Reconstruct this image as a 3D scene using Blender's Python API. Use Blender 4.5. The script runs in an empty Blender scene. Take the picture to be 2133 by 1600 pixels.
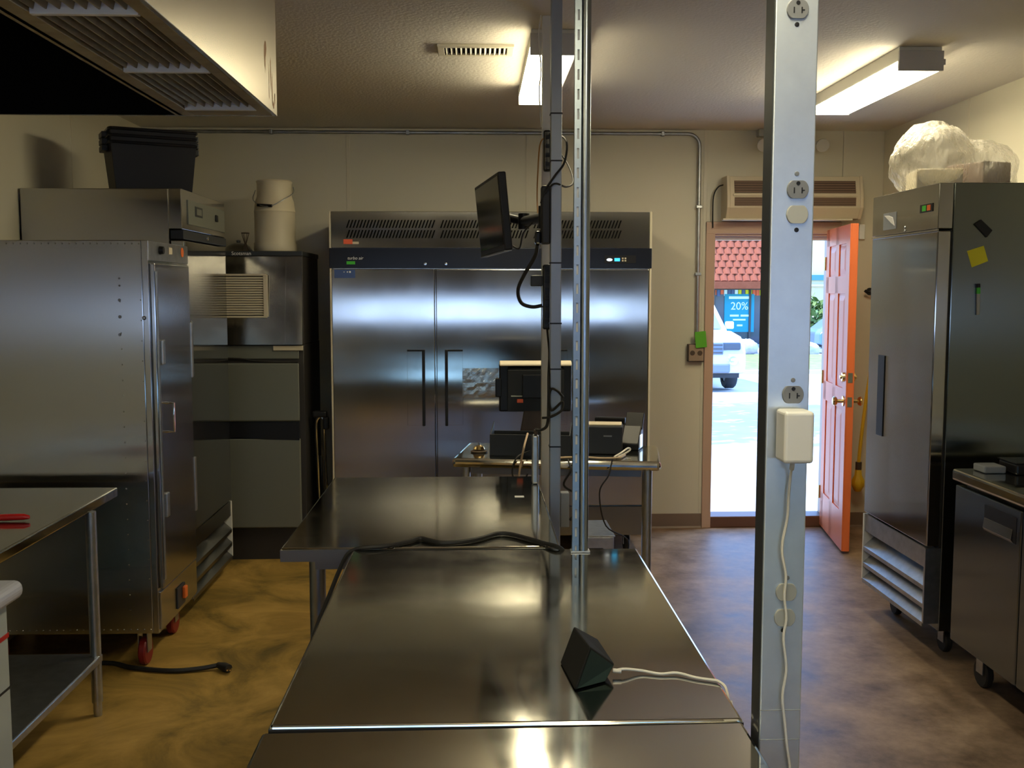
import bpy, bmesh, math, random
from mathutils import Vector, Matrix

# ------------------------------------------------------------------ camera
scene = bpy.context.scene
COL = scene.collection
FPX, CXP, CYP, EYE = 2150.0, 1066.5, 800.0, 1.64
YAW, PITCH = math.atan(74.5 / FPX), math.atan(195.0 / FPX)
cam_data = bpy.data.cameras.new('camera')
cam_data.sensor_fit = 'HORIZONTAL'
cam_data.sensor_width = 36.0
cam_data.lens = 36.0 * FPX / 2133.0
cam_data.clip_start = 0.02
cam_data.clip_end = 400
cam = bpy.data.objects.new('camera', cam_data)
COL.objects.link(cam)
cam.location = (0, 0, EYE)
cam.rotation_euler = (math.pi / 2 - PITCH, 0, -YAW)
scene.camera = cam

# ------------------------------------------------------------------ light and exposure
scene.view_settings.view_transform = 'Standard'
scene.view_settings.look = 'None'
scene.view_settings.exposure = 0.12
scene.view_settings.gamma = 1.0
scene.view_settings.use_curve_mapping = False
try:
    scene.cycles.use_denoising = True
    scene.cycles.max_bounces = 10
    scene.cycles.diffuse_bounces = 5
    scene.cycles.glossy_bounces = 6
    scene.cycles.sample_clamp_indirect = 6.0
    scene.cycles.caustics_reflective = False
    scene.cycles.caustics_refractive = False
except Exception:
    pass
world = bpy.data.worlds.new('world')
scene.world = world
world.use_nodes = True
wn = world.node_tree
wn.nodes.clear()
w_out = wn.nodes.new('ShaderNodeOutputWorld')
w_bg = wn.nodes.new('ShaderNodeBackground')
w_sky = wn.nodes.new('ShaderNodeTexSky')
w_sky.sky_type = 'NISHITA'
w_sky.sun_disc = False
w_sky.sun_elevation = math.radians(55)
w_sky.sun_rotation = math.radians(75)
w_sky.air_density = 1.0
w_sky.dust_density = 1.5
w_sky.ozone_density = 1.2
w_bg.inputs['Strength'].default_value = 0.9
w_tint = wn.nodes.new('ShaderNodeMix'); w_tint.data_type = 'RGBA'; w_tint.blend_type = 'MULTIPLY'
w_tint.inputs['Factor'].default_value = 1.0; w_tint.inputs['B'].default_value = (0.60, 0.92, 1.36, 1)   # white balance set for the fluorescents
wn.links.new(w_sky.outputs['Color'], w_tint.inputs['A'])
wn.links.new(w_tint.outputs['Result'], w_bg.inputs['Color'])
wn.links.new(w_bg.outputs['Background'], w_out.inputs['Surface'])

sun_data = bpy.data.lights.new('sun', 'SUN')
sun_data.energy = 9.5
sun_data.angle = math.radians(0.6)
sun_data.color = (0.90, 0.97, 1.04)
sun = bpy.data.objects.new('sun', sun_data)
COL.objects.link(sun)
sun.location = (-10, 0, 20)
sun.rotation_euler = Vector((0.56, 0.13, -0.82)).to_track_quat('-Z', 'Y').to_euler()

LAMP_COLOR = (1.0, 0.88, 0.58)
LAMP_STRENGTH = 29.0

# ------------------------------------------------------------------ pixel helper (direction only; depth from a plane)
_f0 = Vector((math.sin(YAW), math.cos(YAW), 0)); _rt = Vector((math.cos(YAW), -math.sin(YAW), 0))
_fw = _f0 * math.cos(PITCH) + Vector((0, 0, -math.sin(PITCH))); _up = _rt.cross(_fw)
CAMP = Vector((0, 0, EYE))
def _ray(x, y): return _fw + _rt * ((x - CXP) / FPX) + _up * ((CYP - y) / FPX)
def atY(x, y, v): d = _ray(x, y); return CAMP + d * (v / d.y)
def atX(x, y, v): d = _ray(x, y); return CAMP + d * (v / d.x)
def atZ(x, y, v): d = _ray(x, y); return CAMP + d * ((v - EYE) / d.z)

# ------------------------------------------------------------------ materials
MATS = {}
def mat(name, color=(0.8, 0.8, 0.8), rough=0.5, metal=0.0, noise=None, bump=None, aniso=0.0, tangent='Z',
        emit=None, alpha=None, trans=0.0, rvar=None, coat=0.0, spec=0.5, color2=None, stretch=(1, 1, 1)):
    m = bpy.data.materials.new(name); m.use_nodes = True
    nt = m.node_tree; b = nt.nodes['Principled BSDF']; L = nt.links.new
    b.inputs['Base Color'].default_value = (*color, 1); b.inputs['Roughness'].default_value = rough
    b.inputs['Metallic'].default_value = metal
    b.inputs['Specular IOR Level'].default_value = spec
    tc = None
    def coords():
        nonlocal tc
        if tc is None:
            t = nt.nodes.new('ShaderNodeTexCoord'); mp = nt.nodes.new('ShaderNodeMapping')
            mp.inputs['Scale'].default_value = stretch
            L(t.outputs['Object'], mp.inputs['Vector']); tc = mp.outputs['Vector']
        return tc
    if noise:
        sc, lo, hi = noise
        n = nt.nodes.new('ShaderNodeTexNoise'); n.inputs['Scale'].default_value = sc; n.inputs['Detail'].default_value = 5
        n.inputs['Roughness'].default_value = 0.6
        L(coords(), n.inputs['Vector'])
        r = nt.nodes.new('ShaderNodeValToRGB'); r.color_ramp.elements[0].position = lo; r.color_ramp.elements[1].position = hi
        r.color_ramp.elements[0].color = (*color, 1); r.color_ramp.elements[1].color = (*(color2 or [c * 1.2 for c in color]), 1)
        L(n.outputs['Fac'], r.inputs['Fac']); L(r.outputs['Color'], b.inputs['Base Color'])
    if rvar:
        sc, a, c = rvar
        n = nt.nodes.new('ShaderNodeTexNoise'); n.inputs['Scale'].default_value = sc; n.inputs['Detail'].default_value = 4
        L(coords(), n.inputs['Vector'])
        mr = nt.nodes.new('ShaderNodeMapRange'); mr.inputs['From Min'].default_value = 0.3; mr.inputs['From Max'].default_value = 0.7
        mr.inputs['To Min'].default_value = a; mr.inputs['To Max'].default_value = c
        L(n.outputs['Fac'], mr.inputs['Value']); L(mr.outputs['Result'], b.inputs['Roughness'])
    if bump:
        sc, st, dist = bump
        n = nt.nodes.new('ShaderNodeTexNoise'); n.inputs['Scale'].default_value = sc; n.inputs['Detail'].default_value = 3
        L(coords(), n.inputs['Vector'])
        bp = nt.nodes.new('ShaderNodeBump'); bp.inputs['Strength'].default_value = st; bp.inputs['Distance'].default_value = dist
        L(n.outputs['Fac'], bp.inputs['Height']); L(bp.outputs['Normal'], b.inputs['Normal'])
    if aniso:
        b.inputs['Anisotropic'].default_value = aniso
        t = nt.nodes.new('ShaderNodeTangent'); t.direction_type = 'RADIAL'; t.axis = tangent
        L(t.outputs['Tangent'], b.inputs['Tangent'])
    if emit:
        b.inputs['Emission Color'].default_value = (*emit[0], 1); b.inputs['Emission Strength'].default_value = emit[1]
    if alpha is not None: b.inputs['Alpha'].default_value = alpha
    if trans: b.inputs['Transmission Weight'].default_value = trans
    if coat: b.inputs['Coat Weight'].default_value = coat; b.inputs['Coat Roughness'].default_value = 0.15
    MATS[name] = m
    return m

mat('wall_panel', (0.66, 0.62, 0.49), 0.45, bump=(160, 0.10, 0.002))
mat('seam_strip', (0.66, 0.61, 0.48), 0.4)
mat('plain_wall', (0.55, 0.51, 0.42), 0.7)
mat('rear_dark', (0.10, 0.095, 0.085), 0.6)  # dark tone stands in for an unlit wall in the steel reflections
mat('ceiling_paint', (0.74, 0.69, 0.61), 0.75, bump=(60, 0.5, 0.005))
mat('cove_base', (0.20, 0.14, 0.10), 0.5)
mat('frame_paint', (0.52, 0.36, 0.27), 0.45)
mat('sill_wood', (0.13, 0.06, 0.035), 0.5)
mat('door_orange', (0.82, 0.19, 0.06), 0.42)
mat('brass', (0.75, 0.55, 0.25), 0.25, 1.0)
mat('steel', (0.46, 0.455, 0.44), 0.14, 1.0, aniso=1.0, rvar=(3.5, 0.12, 0.165), stretch=(1, 1, 0.5))
mat('steel_mirror', (0.52, 0.50, 0.46), 0.14, 1.0, rvar=(5, 0.10, 0.2))
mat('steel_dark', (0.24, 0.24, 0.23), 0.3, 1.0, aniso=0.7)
mat('steel_side', (0.19, 0.21, 0.20), 0.2, 1.0, aniso=1.0)  # steel copy with a dark reflection put into its base colour
mat('table_steel', (0.62, 0.61, 0.55), 0.1, 1.0, rvar=(6, 0.06, 0.13), bump=(2.2, 0.05, 0.008))
mat('table_edge', (0.17, 0.175, 0.19), 0.35, 1.0)  # edge tone holds the dark reflection of floor and rear wall
mat('galvanised', (0.50, 0.52, 0.54), 0.35, 1.0, noise=(22, 0.35, 0.65), color2=(0.40, 0.42, 0.44))
mat('aluminium', (0.48, 0.49, 0.51), 0.19, 1.0, aniso=1.0)
mat('pole_metal', (0.80, 0.88, 0.94), 0.40, 0.9, noise=(14, 0.3, 0.75), color2=(0.70, 0.77, 0.84))
mat('post_grey', (0.33, 0.36, 0.40), 0.4, 0.5)
mat('post_white', (0.78, 0.77, 0.70), 0.5)
mat('chrome', (0.70, 0.72, 0.75), 0.12, 1.0)
mat('post_pipe', (0.34, 0.39, 0.45), 0.26, 1.0)
mat('post_channel', (0.30, 0.35, 0.40), 0.35, 1.0)
mat('black_plastic', (0.010, 0.010, 0.012), 0.4, spec=0.3)
mat('black_gloss', (0.010, 0.011, 0.016), 0.18, spec=0.4)
mat('black_rubber', (0.012, 0.012, 0.012), 0.6)
mat('dark_grey', (0.030, 0.034, 0.040), 0.45, spec=0.35)
mat('grey_plastic', (0.24, 0.26, 0.29), 0.45)
mat('hood_steel', (0.60, 0.55, 0.45), 0.27, 1.0, noise=(1.6, 0.3, 0.75), color2=(0.50, 0.47, 0.41), stretch=(1, 1, 0.4))
mat('hood_frame', (0.42, 0.36, 0.22), 0.45, 0.7, noise=(9, 0.4, 0.75), color2=(0.26, 0.19, 0.10))
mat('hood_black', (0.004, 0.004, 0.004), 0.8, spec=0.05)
mat('white_paint', (0.78, 0.80, 0.80), 0.45)
mat('white_plastic', (0.72, 0.73, 0.72), 0.4)
mat('ivory_plastic', (0.62, 0.61, 0.55), 0.4)
mat('outlet_grey', (0.17, 0.18, 0.195), 0.4)
mat('cover_grey', (0.36, 0.37, 0.35), 0.45)
mat('bucket_plastic', (0.72, 0.64, 0.46), 0.45)
mat('grille_beige', (0.62, 0.56, 0.43), 0.4)
mat('bin_grey', (0.17, 0.18, 0.155), 0.42, 0.2)
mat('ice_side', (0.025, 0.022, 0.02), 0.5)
mat('curtain_beige', (0.60, 0.52, 0.38), 0.45)
mat('curtain_dark', (0.10, 0.06, 0.04), 0.6)
mat('curtain_slat', (0.24, 0.15, 0.10), 0.6)
mat('fixture_grey', (0.45, 0.44, 0.44), 0.5)
mat('lamp_lens', (0.9, 0.88, 0.8), 0.4, emit=(LAMP_COLOR, LAMP_STRENGTH))
mat('green_tag', (0.10, 0.42, 0.02), 0.6)
mat('green_print', (0.05, 0.45, 0.03), 0.5)
mat('red_print', (0.75, 0.12, 0.05), 0.5)
mat('cream_print', (0.6, 0.53, 0.4), 0.5)
mat('blue_label', (0.05, 0.09, 0.25), 0.35)
mat('print_white', (0.75, 0.75, 0.75), 0.5)
mat('yellow_note', (0.72, 0.66, 0.02), 0.6)
mat('yellow_cord', (0.75, 0.50, 0.02), 0.45)
mat('red_plastic', (0.50, 0.012, 0.012), 0.35)
mat('red_wheel', (0.22, 0.01, 0.01), 0.45)
mat('orange_plastic', (0.75, 0.16, 0.03), 0.4)
mat('teal_plastic', (0.02, 0.12, 0.16), 0.4)
mat('outlet_brown', (0.30, 0.22, 0.16), 0.5)
mat('brown_plastic', (0.07, 0.045, 0.03), 0.5)
mat('tan_wire', (0.48, 0.36, 0.24), 0.5)
mat('white_wire', (0.74, 0.72, 0.66), 0.5)
mat('amber_wire', (0.45, 0.22, 0.05), 0.5)
mat('display_glow', (0.02, 0.2, 0.5), 0.3, emit=((0.05, 0.55, 1.0), 1.4))
mat('display_white', (0.4, 0.4, 0.4), 0.3, emit=((0.8, 0.9, 1.0), 1.0))
mat('screen_black', (0.020, 0.020, 0.012), 0.12)
mat('screen_white', (0.6, 0.6, 0.62), 0.2, emit=((0.8, 0.9, 1.0), 0.5))
mat('speaker_cloth', (0.012, 0.012, 0.012), 0.8, spec=0.15, bump=(500, 0.4, 0.001))
mat('speaker_face', (0.014, 0.030, 0.028), 0.55, spec=0.25)
mat('clear_plastic', (0.85, 0.86, 0.88), 0.12, trans=0.9, bump=(28, 0.7, 0.02), alpha=0.75)
mat('bag_plastic', (0.82, 0.79, 0.70), 0.14, trans=0.0, alpha=0.33, bump=(34, 1.0, 0.03), stretch=(1, 1, 0.4))
mat('box_cream', (0.66, 0.60, 0.46), 0.6)
mat('box_brown', (0.20, 0.15, 0.12), 0.5)
mat('dish_silver', (0.55, 0.55, 0.53), 0.2, 1.0)
mat('freezer_white', (0.44, 0.50, 0.52), 0.4)
mat('freezer_lip', (0.50, 0.52, 0.62), 0.3)
# outside
mat('asphalt', (0.38, 0.38, 0.38), 0.85, noise=(1.2, 0.35, 0.7), color2=(0.46, 0.455, 0.45))
mat('pale_concrete', (0.74, 0.73, 0.70), 0.8, noise=(0.6, 0.35, 0.7), color2=(0.68, 0.67, 0.64))
mat('concrete_kerb', (0.55, 0.53, 0.50), 0.8)
mat('grass', (0.10, 0.19, 0.03), 0.8, noise=(3, 0.3, 0.7), color2=(0.24, 0.28, 0.07))
mat('leaf', (0.08, 0.15, 0.03), 0.6, noise=(2, 0.3, 0.7), color2=(0.18, 0.25, 0.06))
mat('bark', (0.14, 0.10, 0.07), 0.9)
mat('car_white', (0.66, 0.66, 0.66), 0.25, coat=0.6)
mat('car_blue', (0.10, 0.20, 0.42), 0.3, coat=0.6)
mat('car_grey', (0.16, 0.19, 0.25), 0.5)
mat('car_glass', (0.16, 0.24, 0.25), 0.08)
mat('tyre', (0.03, 0.03, 0.035), 0.8)
mat('facade_cream', (0.62, 0.54, 0.34), 0.8)
mat('facade_teal', (0.06, 0.22, 0.25), 0.6)
mat('roof_tile', (0.21, 0.052, 0.024), 0.8, noise=(6, 0.3, 0.7), color2=(0.26, 0.07, 0.036), spec=0.2)
mat('store_glass', (0.05, 0.07, 0.10), 0.08)
mat('store_frame', (0.05, 0.045, 0.045), 0.5)
mat('poster_blue', (0.0, 0.26, 0.42), 0.5)
mat('poster_white', (0.70, 0.82, 0.90), 0.5)
mat('rock', (0.50, 0.50, 0.50), 0.9, noise=(4, 0.3, 0.7), color2=(0.34, 0.35, 0.37))

# sealed concrete floor: blotched stain, door side greyed by daylight sheen put into the colour
def floor_material():
    m = bpy.data.materials.new('stained_concrete'); m.use_nodes = True
    nt = m.node_tree; b = nt.nodes['Principled BSDF']; L = nt.links.new
    b.inputs['Specular IOR Level'].default_value = 0.3
    tc = nt.nodes.new('ShaderNodeTexCoord')
    n1 = nt.nodes.new('ShaderNodeTexNoise'); n1.inputs['Scale'].default_value = 2.4; n1.inputs['Detail'].default_value = 8; n1.inputs['Roughness'].default_value = 0.65; n1.inputs['Distortion'].default_value = 0.8
    L(tc.outputs['Object'], n1.inputs['Vector'])
    r1 = nt.nodes.new('ShaderNodeValToRGB'); e = r1.color_ramp.elements
    e[0].position = 0.33; e[0].color = (0.12, 0.085, 0.025, 1); e[1].position = 0.68; e[1].color = (0.56, 0.35, 0.10, 1)
    x = r1.color_ramp.elements.new(0.5); x.color = (0.36, 0.225, 0.055, 1)
    L(n1.outputs['Fac'], r1.inputs['Fac'])
    n2 = nt.nodes.new('ShaderNodeTexNoise'); n2.inputs['Scale'].default_value = 4.5; n2.inputs['Detail'].default_value = 8; n2.inputs['Roughness'].default_value = 0.7
    L(tc.outputs['Object'], n2.inputs['Vector'])
    r2 = nt.nodes.new('ShaderNodeValToRGB'); e = r2.color_ramp.elements
    e[0].position = 0.3; e[0].color = (0.10, 0.06, 0.032, 1); e[1].position = 0.72; e[1].color = (0.40, 0.28, 0.19, 1)
    L(n2.outputs['Fac'], r2.inputs['Fac'])
    # walkway mask in floor coordinates: painted daylight sheen east of the work tables
    sep = nt.nodes.new('ShaderNodeSeparateXYZ'); L(tc.outputs['Object'], sep.inputs['Vector'])
    ma = nt.nodes.new('ShaderNodeMath'); ma.operation = 'MULTIPLY_ADD'; ma.inputs[1].default_value = 0.9; L(n1.outputs['Fac'], ma.inputs[0]); L(sep.outputs['X'], ma.inputs[2])
    mr = nt.nodes.new('ShaderNodeMapRange'); mr.inputs['From Min'].default_value = 0.55; mr.inputs['From Max'].default_value = 1.3
    L(ma.outputs['Value'], mr.inputs['Value'])
    mx = nt.nodes.new('ShaderNodeMix'); mx.data_type = 'RGBA'
    L(mr.outputs['Result'], mx.inputs['Factor']); L(r1.outputs['Color'], mx.inputs['A']); L(r2.outputs['Color'], mx.inputs['B'])
    L(mx.outputs['Result'], b.inputs['Base Color'])
    mr2 = nt.nodes.new('ShaderNodeMapRange'); mr2.inputs['To Min'].default_value = 0.36; mr2.inputs['To Max'].default_value = 0.6
    L(n2.outputs['Fac'], mr2.inputs['Value']); L(mr2.outputs['Result'], b.inputs['Roughness'])
    bp = nt.nodes.new('ShaderNodeBump'); bp.inputs['Strength'].default_value = 0.25; bp.inputs['Distance'].default_value = 0.01
    L(n2.outputs['Fac'], bp.inputs['Height']); L(bp.outputs['Normal'], b.inputs['Normal'])
    MATS['stained_concrete'] = m
floor_material()

# ------------------------------------------------------------------ mesh builder
class M:
    def __init__(self): self.bm = bmesh.new()
    def _bevel(self, verts, b, seg):
        es = list({e for v in verts for e in v.link_edges})
        r = bmesh.ops.bevel(self.bm, geom=es, offset=b, segments=seg, affect='EDGES', profile=0.5, clamp_overlap=True)
    def box(self, x0, x1, y0, y1, z0, z1, b=0.0, seg=2, mtx=None):
        r = bmesh.ops.create_cube(self.bm, size=1.0, matrix=Matrix.Translation(((x0 + x1) / 2, (y0 + y1) / 2, (z0 + z1) / 2)) @ Matrix.Diagonal((abs(x1 - x0), abs(y1 - y0), abs(z1 - z0), 1)))
        vs = r['verts']
        if mtx is not None: bmesh.ops.transform(self.bm, matrix=mtx, verts=vs)
        if b: self._bevel(vs, b, seg)
        return self
    def prism(self, poly, axis, a0, a1, b=0.0, seg=2, mtx=None):
        def p3(p, a):
            return {'X': (a, p[0], p[1]), 'Y': (p[0], a, p[1]), 'Z': (p[0], p[1], a)}[axis]
        A = [self.bm.verts.new(p3(p, a0)) for p in poly]; B = [self.bm.verts.new(p3(p, a1)) for p in poly]
        n = len(poly)
        self.bm.faces.new(A); self.bm.faces.new(B[::-1])
        for i in range(n): self.bm.faces.new((A[i], B[i], B[(i + 1) % n], A[(i + 1) % n]))
        if mtx is not None: bmesh.ops.transform(self.bm, matrix=mtx, verts=A + B)
        if b: self._bevel(A + B, b, seg)
        return self
    def ring(self, c, u, v, r, n):
        return [self.bm.verts.new(c + u * (r * math.cos(2 * math.pi * i / n)) + v * (r * math.sin(2 * math.pi * i / n))) for i in range(n)]
    def tube(self, pts, r, seg=8, closed=False, spline=False, radii=None):
        pts = [Vector(p) for p in pts]
        if spline: pts = catmull(pts, spline)
        n = len(pts); rings = []
        prev = None
        for i, p in enumerate(pts):
            t = (pts[min(i + 1, n - 1)] - pts[max(i - 1, 0)])
            if t.length < 1e-9: t = Vector((0, 0, 1))
            t.normalize()
            if prev is None:
                a = Vector((0, 0, 1)) if abs(t.z) < 0.9 else Vector((1, 0, 0))
                u = t.cross(a).normalized()
            else:
                u = (prev - t * prev.dot(t))
                u = u.normalized() if u.length > 1e-6 else t.orthogonal().normalized()
            prev = u; v = t.cross(u)
            rr = radii[min(i, len(radii) - 1)] if radii else r
            rings.append(self.ring(p, u, v, rr, seg))
        for a, b in zip(rings, rings[1:]):
            for i in range(seg): self.bm.faces.new((a[i], a[(i + 1) % seg], b[(i + 1) % seg], b[i])).smooth = True
        self.bm.faces.new(rings[0][::-1]); self.bm.faces.new(rings[-1])
        return self
    def cyl(self, p0, p1, r, seg=16, r2=None):
        return self.tube([p0, p1], r, seg, radii=[r, r if r2 is None else r2])
    def lathe(self, prof, c=(0, 0, 0), seg=24, mtx=None):
        c = Vector(c); rings = []
        for (r, z) in prof:
            rings.append([self.bm.verts.new((r * math.cos(2 * math.pi * i / seg), r * math.sin(2 * math.pi * i / seg), z)) for i in range(seg)] if r > 1e-6 else [self.bm.verts.new((0, 0, z))])
        for a, b in zip(rings, rings[1:]):
            for i in range(seg):
                j = (i + 1) % seg
                if len(a) == 1 and len(b) == 1: continue
                if len(a) == 1: f_ = self.bm.faces.new((a[0], b[j], b[i]))
                elif len(b) == 1: f_ = self.bm.faces.new((a[i], a[j], b[0]))
                else: f_ = self.bm.faces.new((a[i], a[j], b[j], b[i]))
                f_.smooth = True
        vs = [v for rg in rings for v in rg]
        m = Matrix.Translation(c) @ (mtx if mtx is not None else Matrix.Identity(4))
        bmesh.ops.transform(self.bm, matrix=m, verts=vs)
        return self
    def ball(self, c, r, sc=(1, 1, 1), seg=16, rings=10, mtx=None):
        m = Matrix.Translation(c) @ (mtx if mtx is not None else Matrix.Identity(4)) @ Matrix.Diagonal((r * sc[0], r * sc[1], r * sc[2], 1))
        r_ = bmesh.ops.create_uvsphere(self.bm, u_segments=seg, v_segments=rings, radius=1.0, matrix=m)
        for f_ in {f for v in r_['verts'] for f in v.link_faces}: f_.smooth = True
        return self
    def faces(self, vs, fs):
        V = [self.bm.verts.new(v) for v in vs]
        for f in fs: self.bm.faces.new([V[i] for i in f])
        return self
    def build(self, name, material, parent=None, label=None, kind=None, smooth=40, all_smooth=False):
        bm = self.bm
        bmesh.ops.recalc_face_normals(bm, faces=bm.faces)
        if parent is not None: off = ORG.get(parent.name, Vector((0, 0, 0)))
        else:
            xs = [v.co for v in bm.verts]
            lo = Vector([min(p[i] for p in xs) for i in range(3)]); hi = Vector([max(p[i] for p in xs) for i in range(3)])
            off = Vector(((lo.x + hi.x) / 2, (lo.y + hi.y) / 2, lo.z))
        if off.length: bmesh.ops.translate(bm, verts=bm.verts, vec=-off)
        if all_smooth:
            for f in bm.faces: f.smooth = True
        if smooth:
            lim = math.radians(smooth)
            for e in bm.edges:
                if len(e.link_faces) == 2 and e.calc_face_angle(0) > lim: e.smooth = False
        me = bpy.data.meshes.new(name); bm.to_mesh(me); bm.free()
        me.materials.append(MATS[material] if isinstance(material, str) else material)
        o = bpy.data.objects.new(name, me); COL.objects.link(o)
        if parent is not None: o.parent = parent
        else: o.location = off
        ORG[o.name] = off
        if label: o['label'] = label
        if kind: o['kind'] = kind
        return o
ORG = {}
def catmull(P, k):
    out = []
    Q = [P[0] * 2 - P[1]] + P + [P[-1] * 2 - P[-2]]
    for i in range(1, len(Q) - 2):
        a, b, c, d = Q[i - 1], Q[i], Q[i + 1], Q[i + 2]
        for j in range(k):
            t = j / k
            out.append(0.5 * ((2 * b) + (c - a) * t + (2 * a - 5 * b + 4 * c - d) * t * t + (3 * b - a - 3 * c + d) * t ** 3))
    out.append(P[-1]); return out
def tag(o, label, cat, group=None, kind=None):
    o['label'] = label; o['category'] = cat
    if group: o['group'] = group
    if kind: o['kind'] = kind
    return o
def thing(name, label, cat, loc, group=None, local=False, rz=0.0, kind=None):
    o = bpy.data.objects.new(name, None); COL.objects.link(o)
    o.empty_display_size = 0.1
    o.location = loc; o.rotation_euler = (0, 0, rz)
    ORG[o.name] = Vector((0, 0, 0)) if local else Vector(loc)
    return tag(o, label, cat, group, kind)
def share(src, parent, delta, name=None):
    """copy of a part (same mesh data), shifted in its parent's space"""
    c = src.copy(); COL.objects.link(c); c.parent = parent
    c.location = src.location + Vector(delta); ORG[c.name] = ORG.get(src.name, Vector((0, 0, 0)))
    return c
def text_part(name, body, size, mtx, material, parent, extrude=0.0006, shear=0.0):
    cu = bpy.data.curves.new(name, 'FONT'); cu.body = body; cu.size = size; cu.extrude = extrude; cu.align_x = 'CENTER'; cu.align_y = 'CENTER'; cu.shear = shear
    tmp = bpy.data.objects.new(name + '_tmp', cu)
    me = bpy.data.meshes.new_from_object(tmp); bpy.data.objects.remove(tmp)
    me.transform(Matrix.Translation(-ORG.get(parent.name, Vector((0, 0, 0)))) @ mtx)
    me.materials.clear(); me.materials.append(MATS[material])
    o = bpy.data.objects.new(name, me); COL.objects.link(o); o.parent = parent
    return o
FACE_CAM = Matrix.Rotation(math.pi / 2, 4, 'X')          # text standing up, read from -Y
def struct(name, mb, m, label, cat, parent=None):
    o = mb.build(name, m, parent)
    if parent is None: tag(o, label, cat, kind='structure')
    return o

# ================================================================== the room
XL, XR, YB, YR, ZC = -2.2, 2.76, 7.0, -2.6, 2.71
DX0, DX1, DZ = 1.605, 2.43, 2.02
T = 0.14
struct('floor', M().box(XL - T, XR + T, YR - T, YB + T, -0.16, 0.0), 'stained_concrete', 'brown stained concrete kitchen floor, its walkway to the door greyed by painted daylight sheen', 'floor')
struct('ceiling', M().box(XL - T, XR + T, YR - T, YB + T, ZC, ZC + 0.2), 'ceiling_paint', 'stippled off-white kitchen ceiling', 'ceiling')
wb = struct('wall_back', M().box(XL - T, DX0, YB + 0.006, YB + T, 0, ZC).box(DX1, XR + T, YB + 0.006, YB + T, 0, ZC).box(DX0, DX1, YB + 0.006, YB + T, DZ, ZC),
            'plain_wall', 'back kitchen wall in beige panels behind the refrigerators, with the doorway', 'wall')
wl = struct('wall_left', M().box(XL - T, XL - 0.006, YR - T, YB + T, 0, ZC), 'plain_wall', 'left kitchen wall in beige panels behind the hood', 'wall')
wr = struct('wall_right', M().box(XR + 0.006, XR + T, YR - T, YB + T, 0, ZC), 'plain_wall', 'right kitchen wall in beige panels behind the single-door refrigerator', 'wall')
WX0, WX1, WZ0, WZ1 = -1.9, 2.45, 1.19, 1.53
wrear = struct('wall_rear', M().box(XL - T, WX0, YR - T, YR, 0, ZC).box(WX1, XR + T, YR - T, YR, 0, ZC).box(WX0, WX1, YR - T, YR, 0, WZ0).box(WX0, WX1, YR - T, YR, WZ1, ZC),
               'rear_dark', 'rear wall behind the viewer with a long serving window', 'wall')
w1 = M()
w1.box(WX0, WX1, YR - T - 0.02, YR + 0.02, WZ0 - 0.03, WZ0); w1.box(WX0, WX1, YR - T, YR, WZ1, WZ1 + 0.03)
for x in (WX0, -0.4, 0.95, WX1 - 0.04): w1.box(x, x + 0.04, YR - 0.09, YR - 0.05, WZ0, WZ1)
struct('window_1', w1, 'galvanised', 'long open serving window in the rear wall', 'window')
# wall panels and the strips over their joints
be = [XL, -2.045, -0.848, 0.349, 1.546]
for a, b in zip(be, be[1:]):
    M().box(a + 0.002, b - 0.002, YB, YB + 0.006, 0.0, ZC).build('panel', 'wall_panel', wb)
M().box(1.548, 2.478, YB, YB + 0.006, 2.104, ZC).build('panel', 'wall_panel', wb)
M().box(2.482, XR, YB, YB + 0.006, 0.0, ZC).build('panel', 'wall_panel', wb)
for x in be[1:]:
    M().box(x - 0.012, x + 0.012, YB - 0.003, YB + 0.001, 0.1, ZC, b=0.001).build('seam_strip', 'seam_strip', wb)
le = [YR + 1.2 * i for i in range(8)] + [YB]
le = [y for y in le]
for i, (a, b) in enumerate(zip(le, le[1:])):
    M().box(XL - 0.006, XL, a + 0.002, b - 0.002, 0, ZC).build('panel', 'wall_panel', wl)
    M().box(XR, XR + 0.006, a + 0.002, b - 0.002, 0, ZC).build('panel', 'wall_panel', wr)
    if i:
        M().box(XL - 0.001, XL + 0.003, a - 0.012, a + 0.012, 0, ZC, b=0.001).build('seam_strip', 'seam_strip', wl)
        M().box(XR - 0.003, XR + 0.001, a - 0.012, a + 0.012, 0, ZC, b=0.001).build('seam_strip', 'seam_strip', wr)
def cove(x0, x1):
    return M().prism([(YB - 0.014, 0.0), (YB - 0.006, 0.012), (YB - 0.004, 0.098), (YB + 0.001, 0.1), (YB + 0.001, 0.0)], 'X', x0, x1)
bb = struct('baseboard_back', cove(XL, DX0 - 0.052), 'cove_base', 'dark brown cove base along the foot of the back wall', 'baseboard')
cove(DX1 + 0.055, XR).build('cove_piece', 'cove_base', bb)
# door frame (casing, jamb and stop) and sill
fr = thing('trim_1', 'pinkish brown painted metal door frame around the open doorway', 'door frame', (DX0, YB, 0), kind='structure')
for x0, x1 in ((DX0 - 0.05, DX0 + 0.012), (DX1 - 0.012, DX1 + 0.05)):
    M().box(x0, x1, YB - 0.018, YB + 0.006, 0, DZ + 0.08, b=0.003).build('casing', 'frame_paint', fr)
M().box(DX0 - 0.05, DX1 + 0.05, YB - 0.02, YB + 0.006, DZ, DZ + 0.08, b=0.003).build('casing', 'frame_paint', fr)
M().box(DX0, DX0 + 0.012, YB, YB + T, 0.0, DZ).build('jamb', 'frame_paint', fr)
M().box(DX1 - 0.012, DX1, YB, YB + T, 0.0, DZ).build('jamb', 'frame_paint', fr)
M().box(DX0, DX1, YB, YB + T, DZ - 0.012, DZ + 0.002).build('head_jamb', 'frame_paint', fr)
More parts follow.
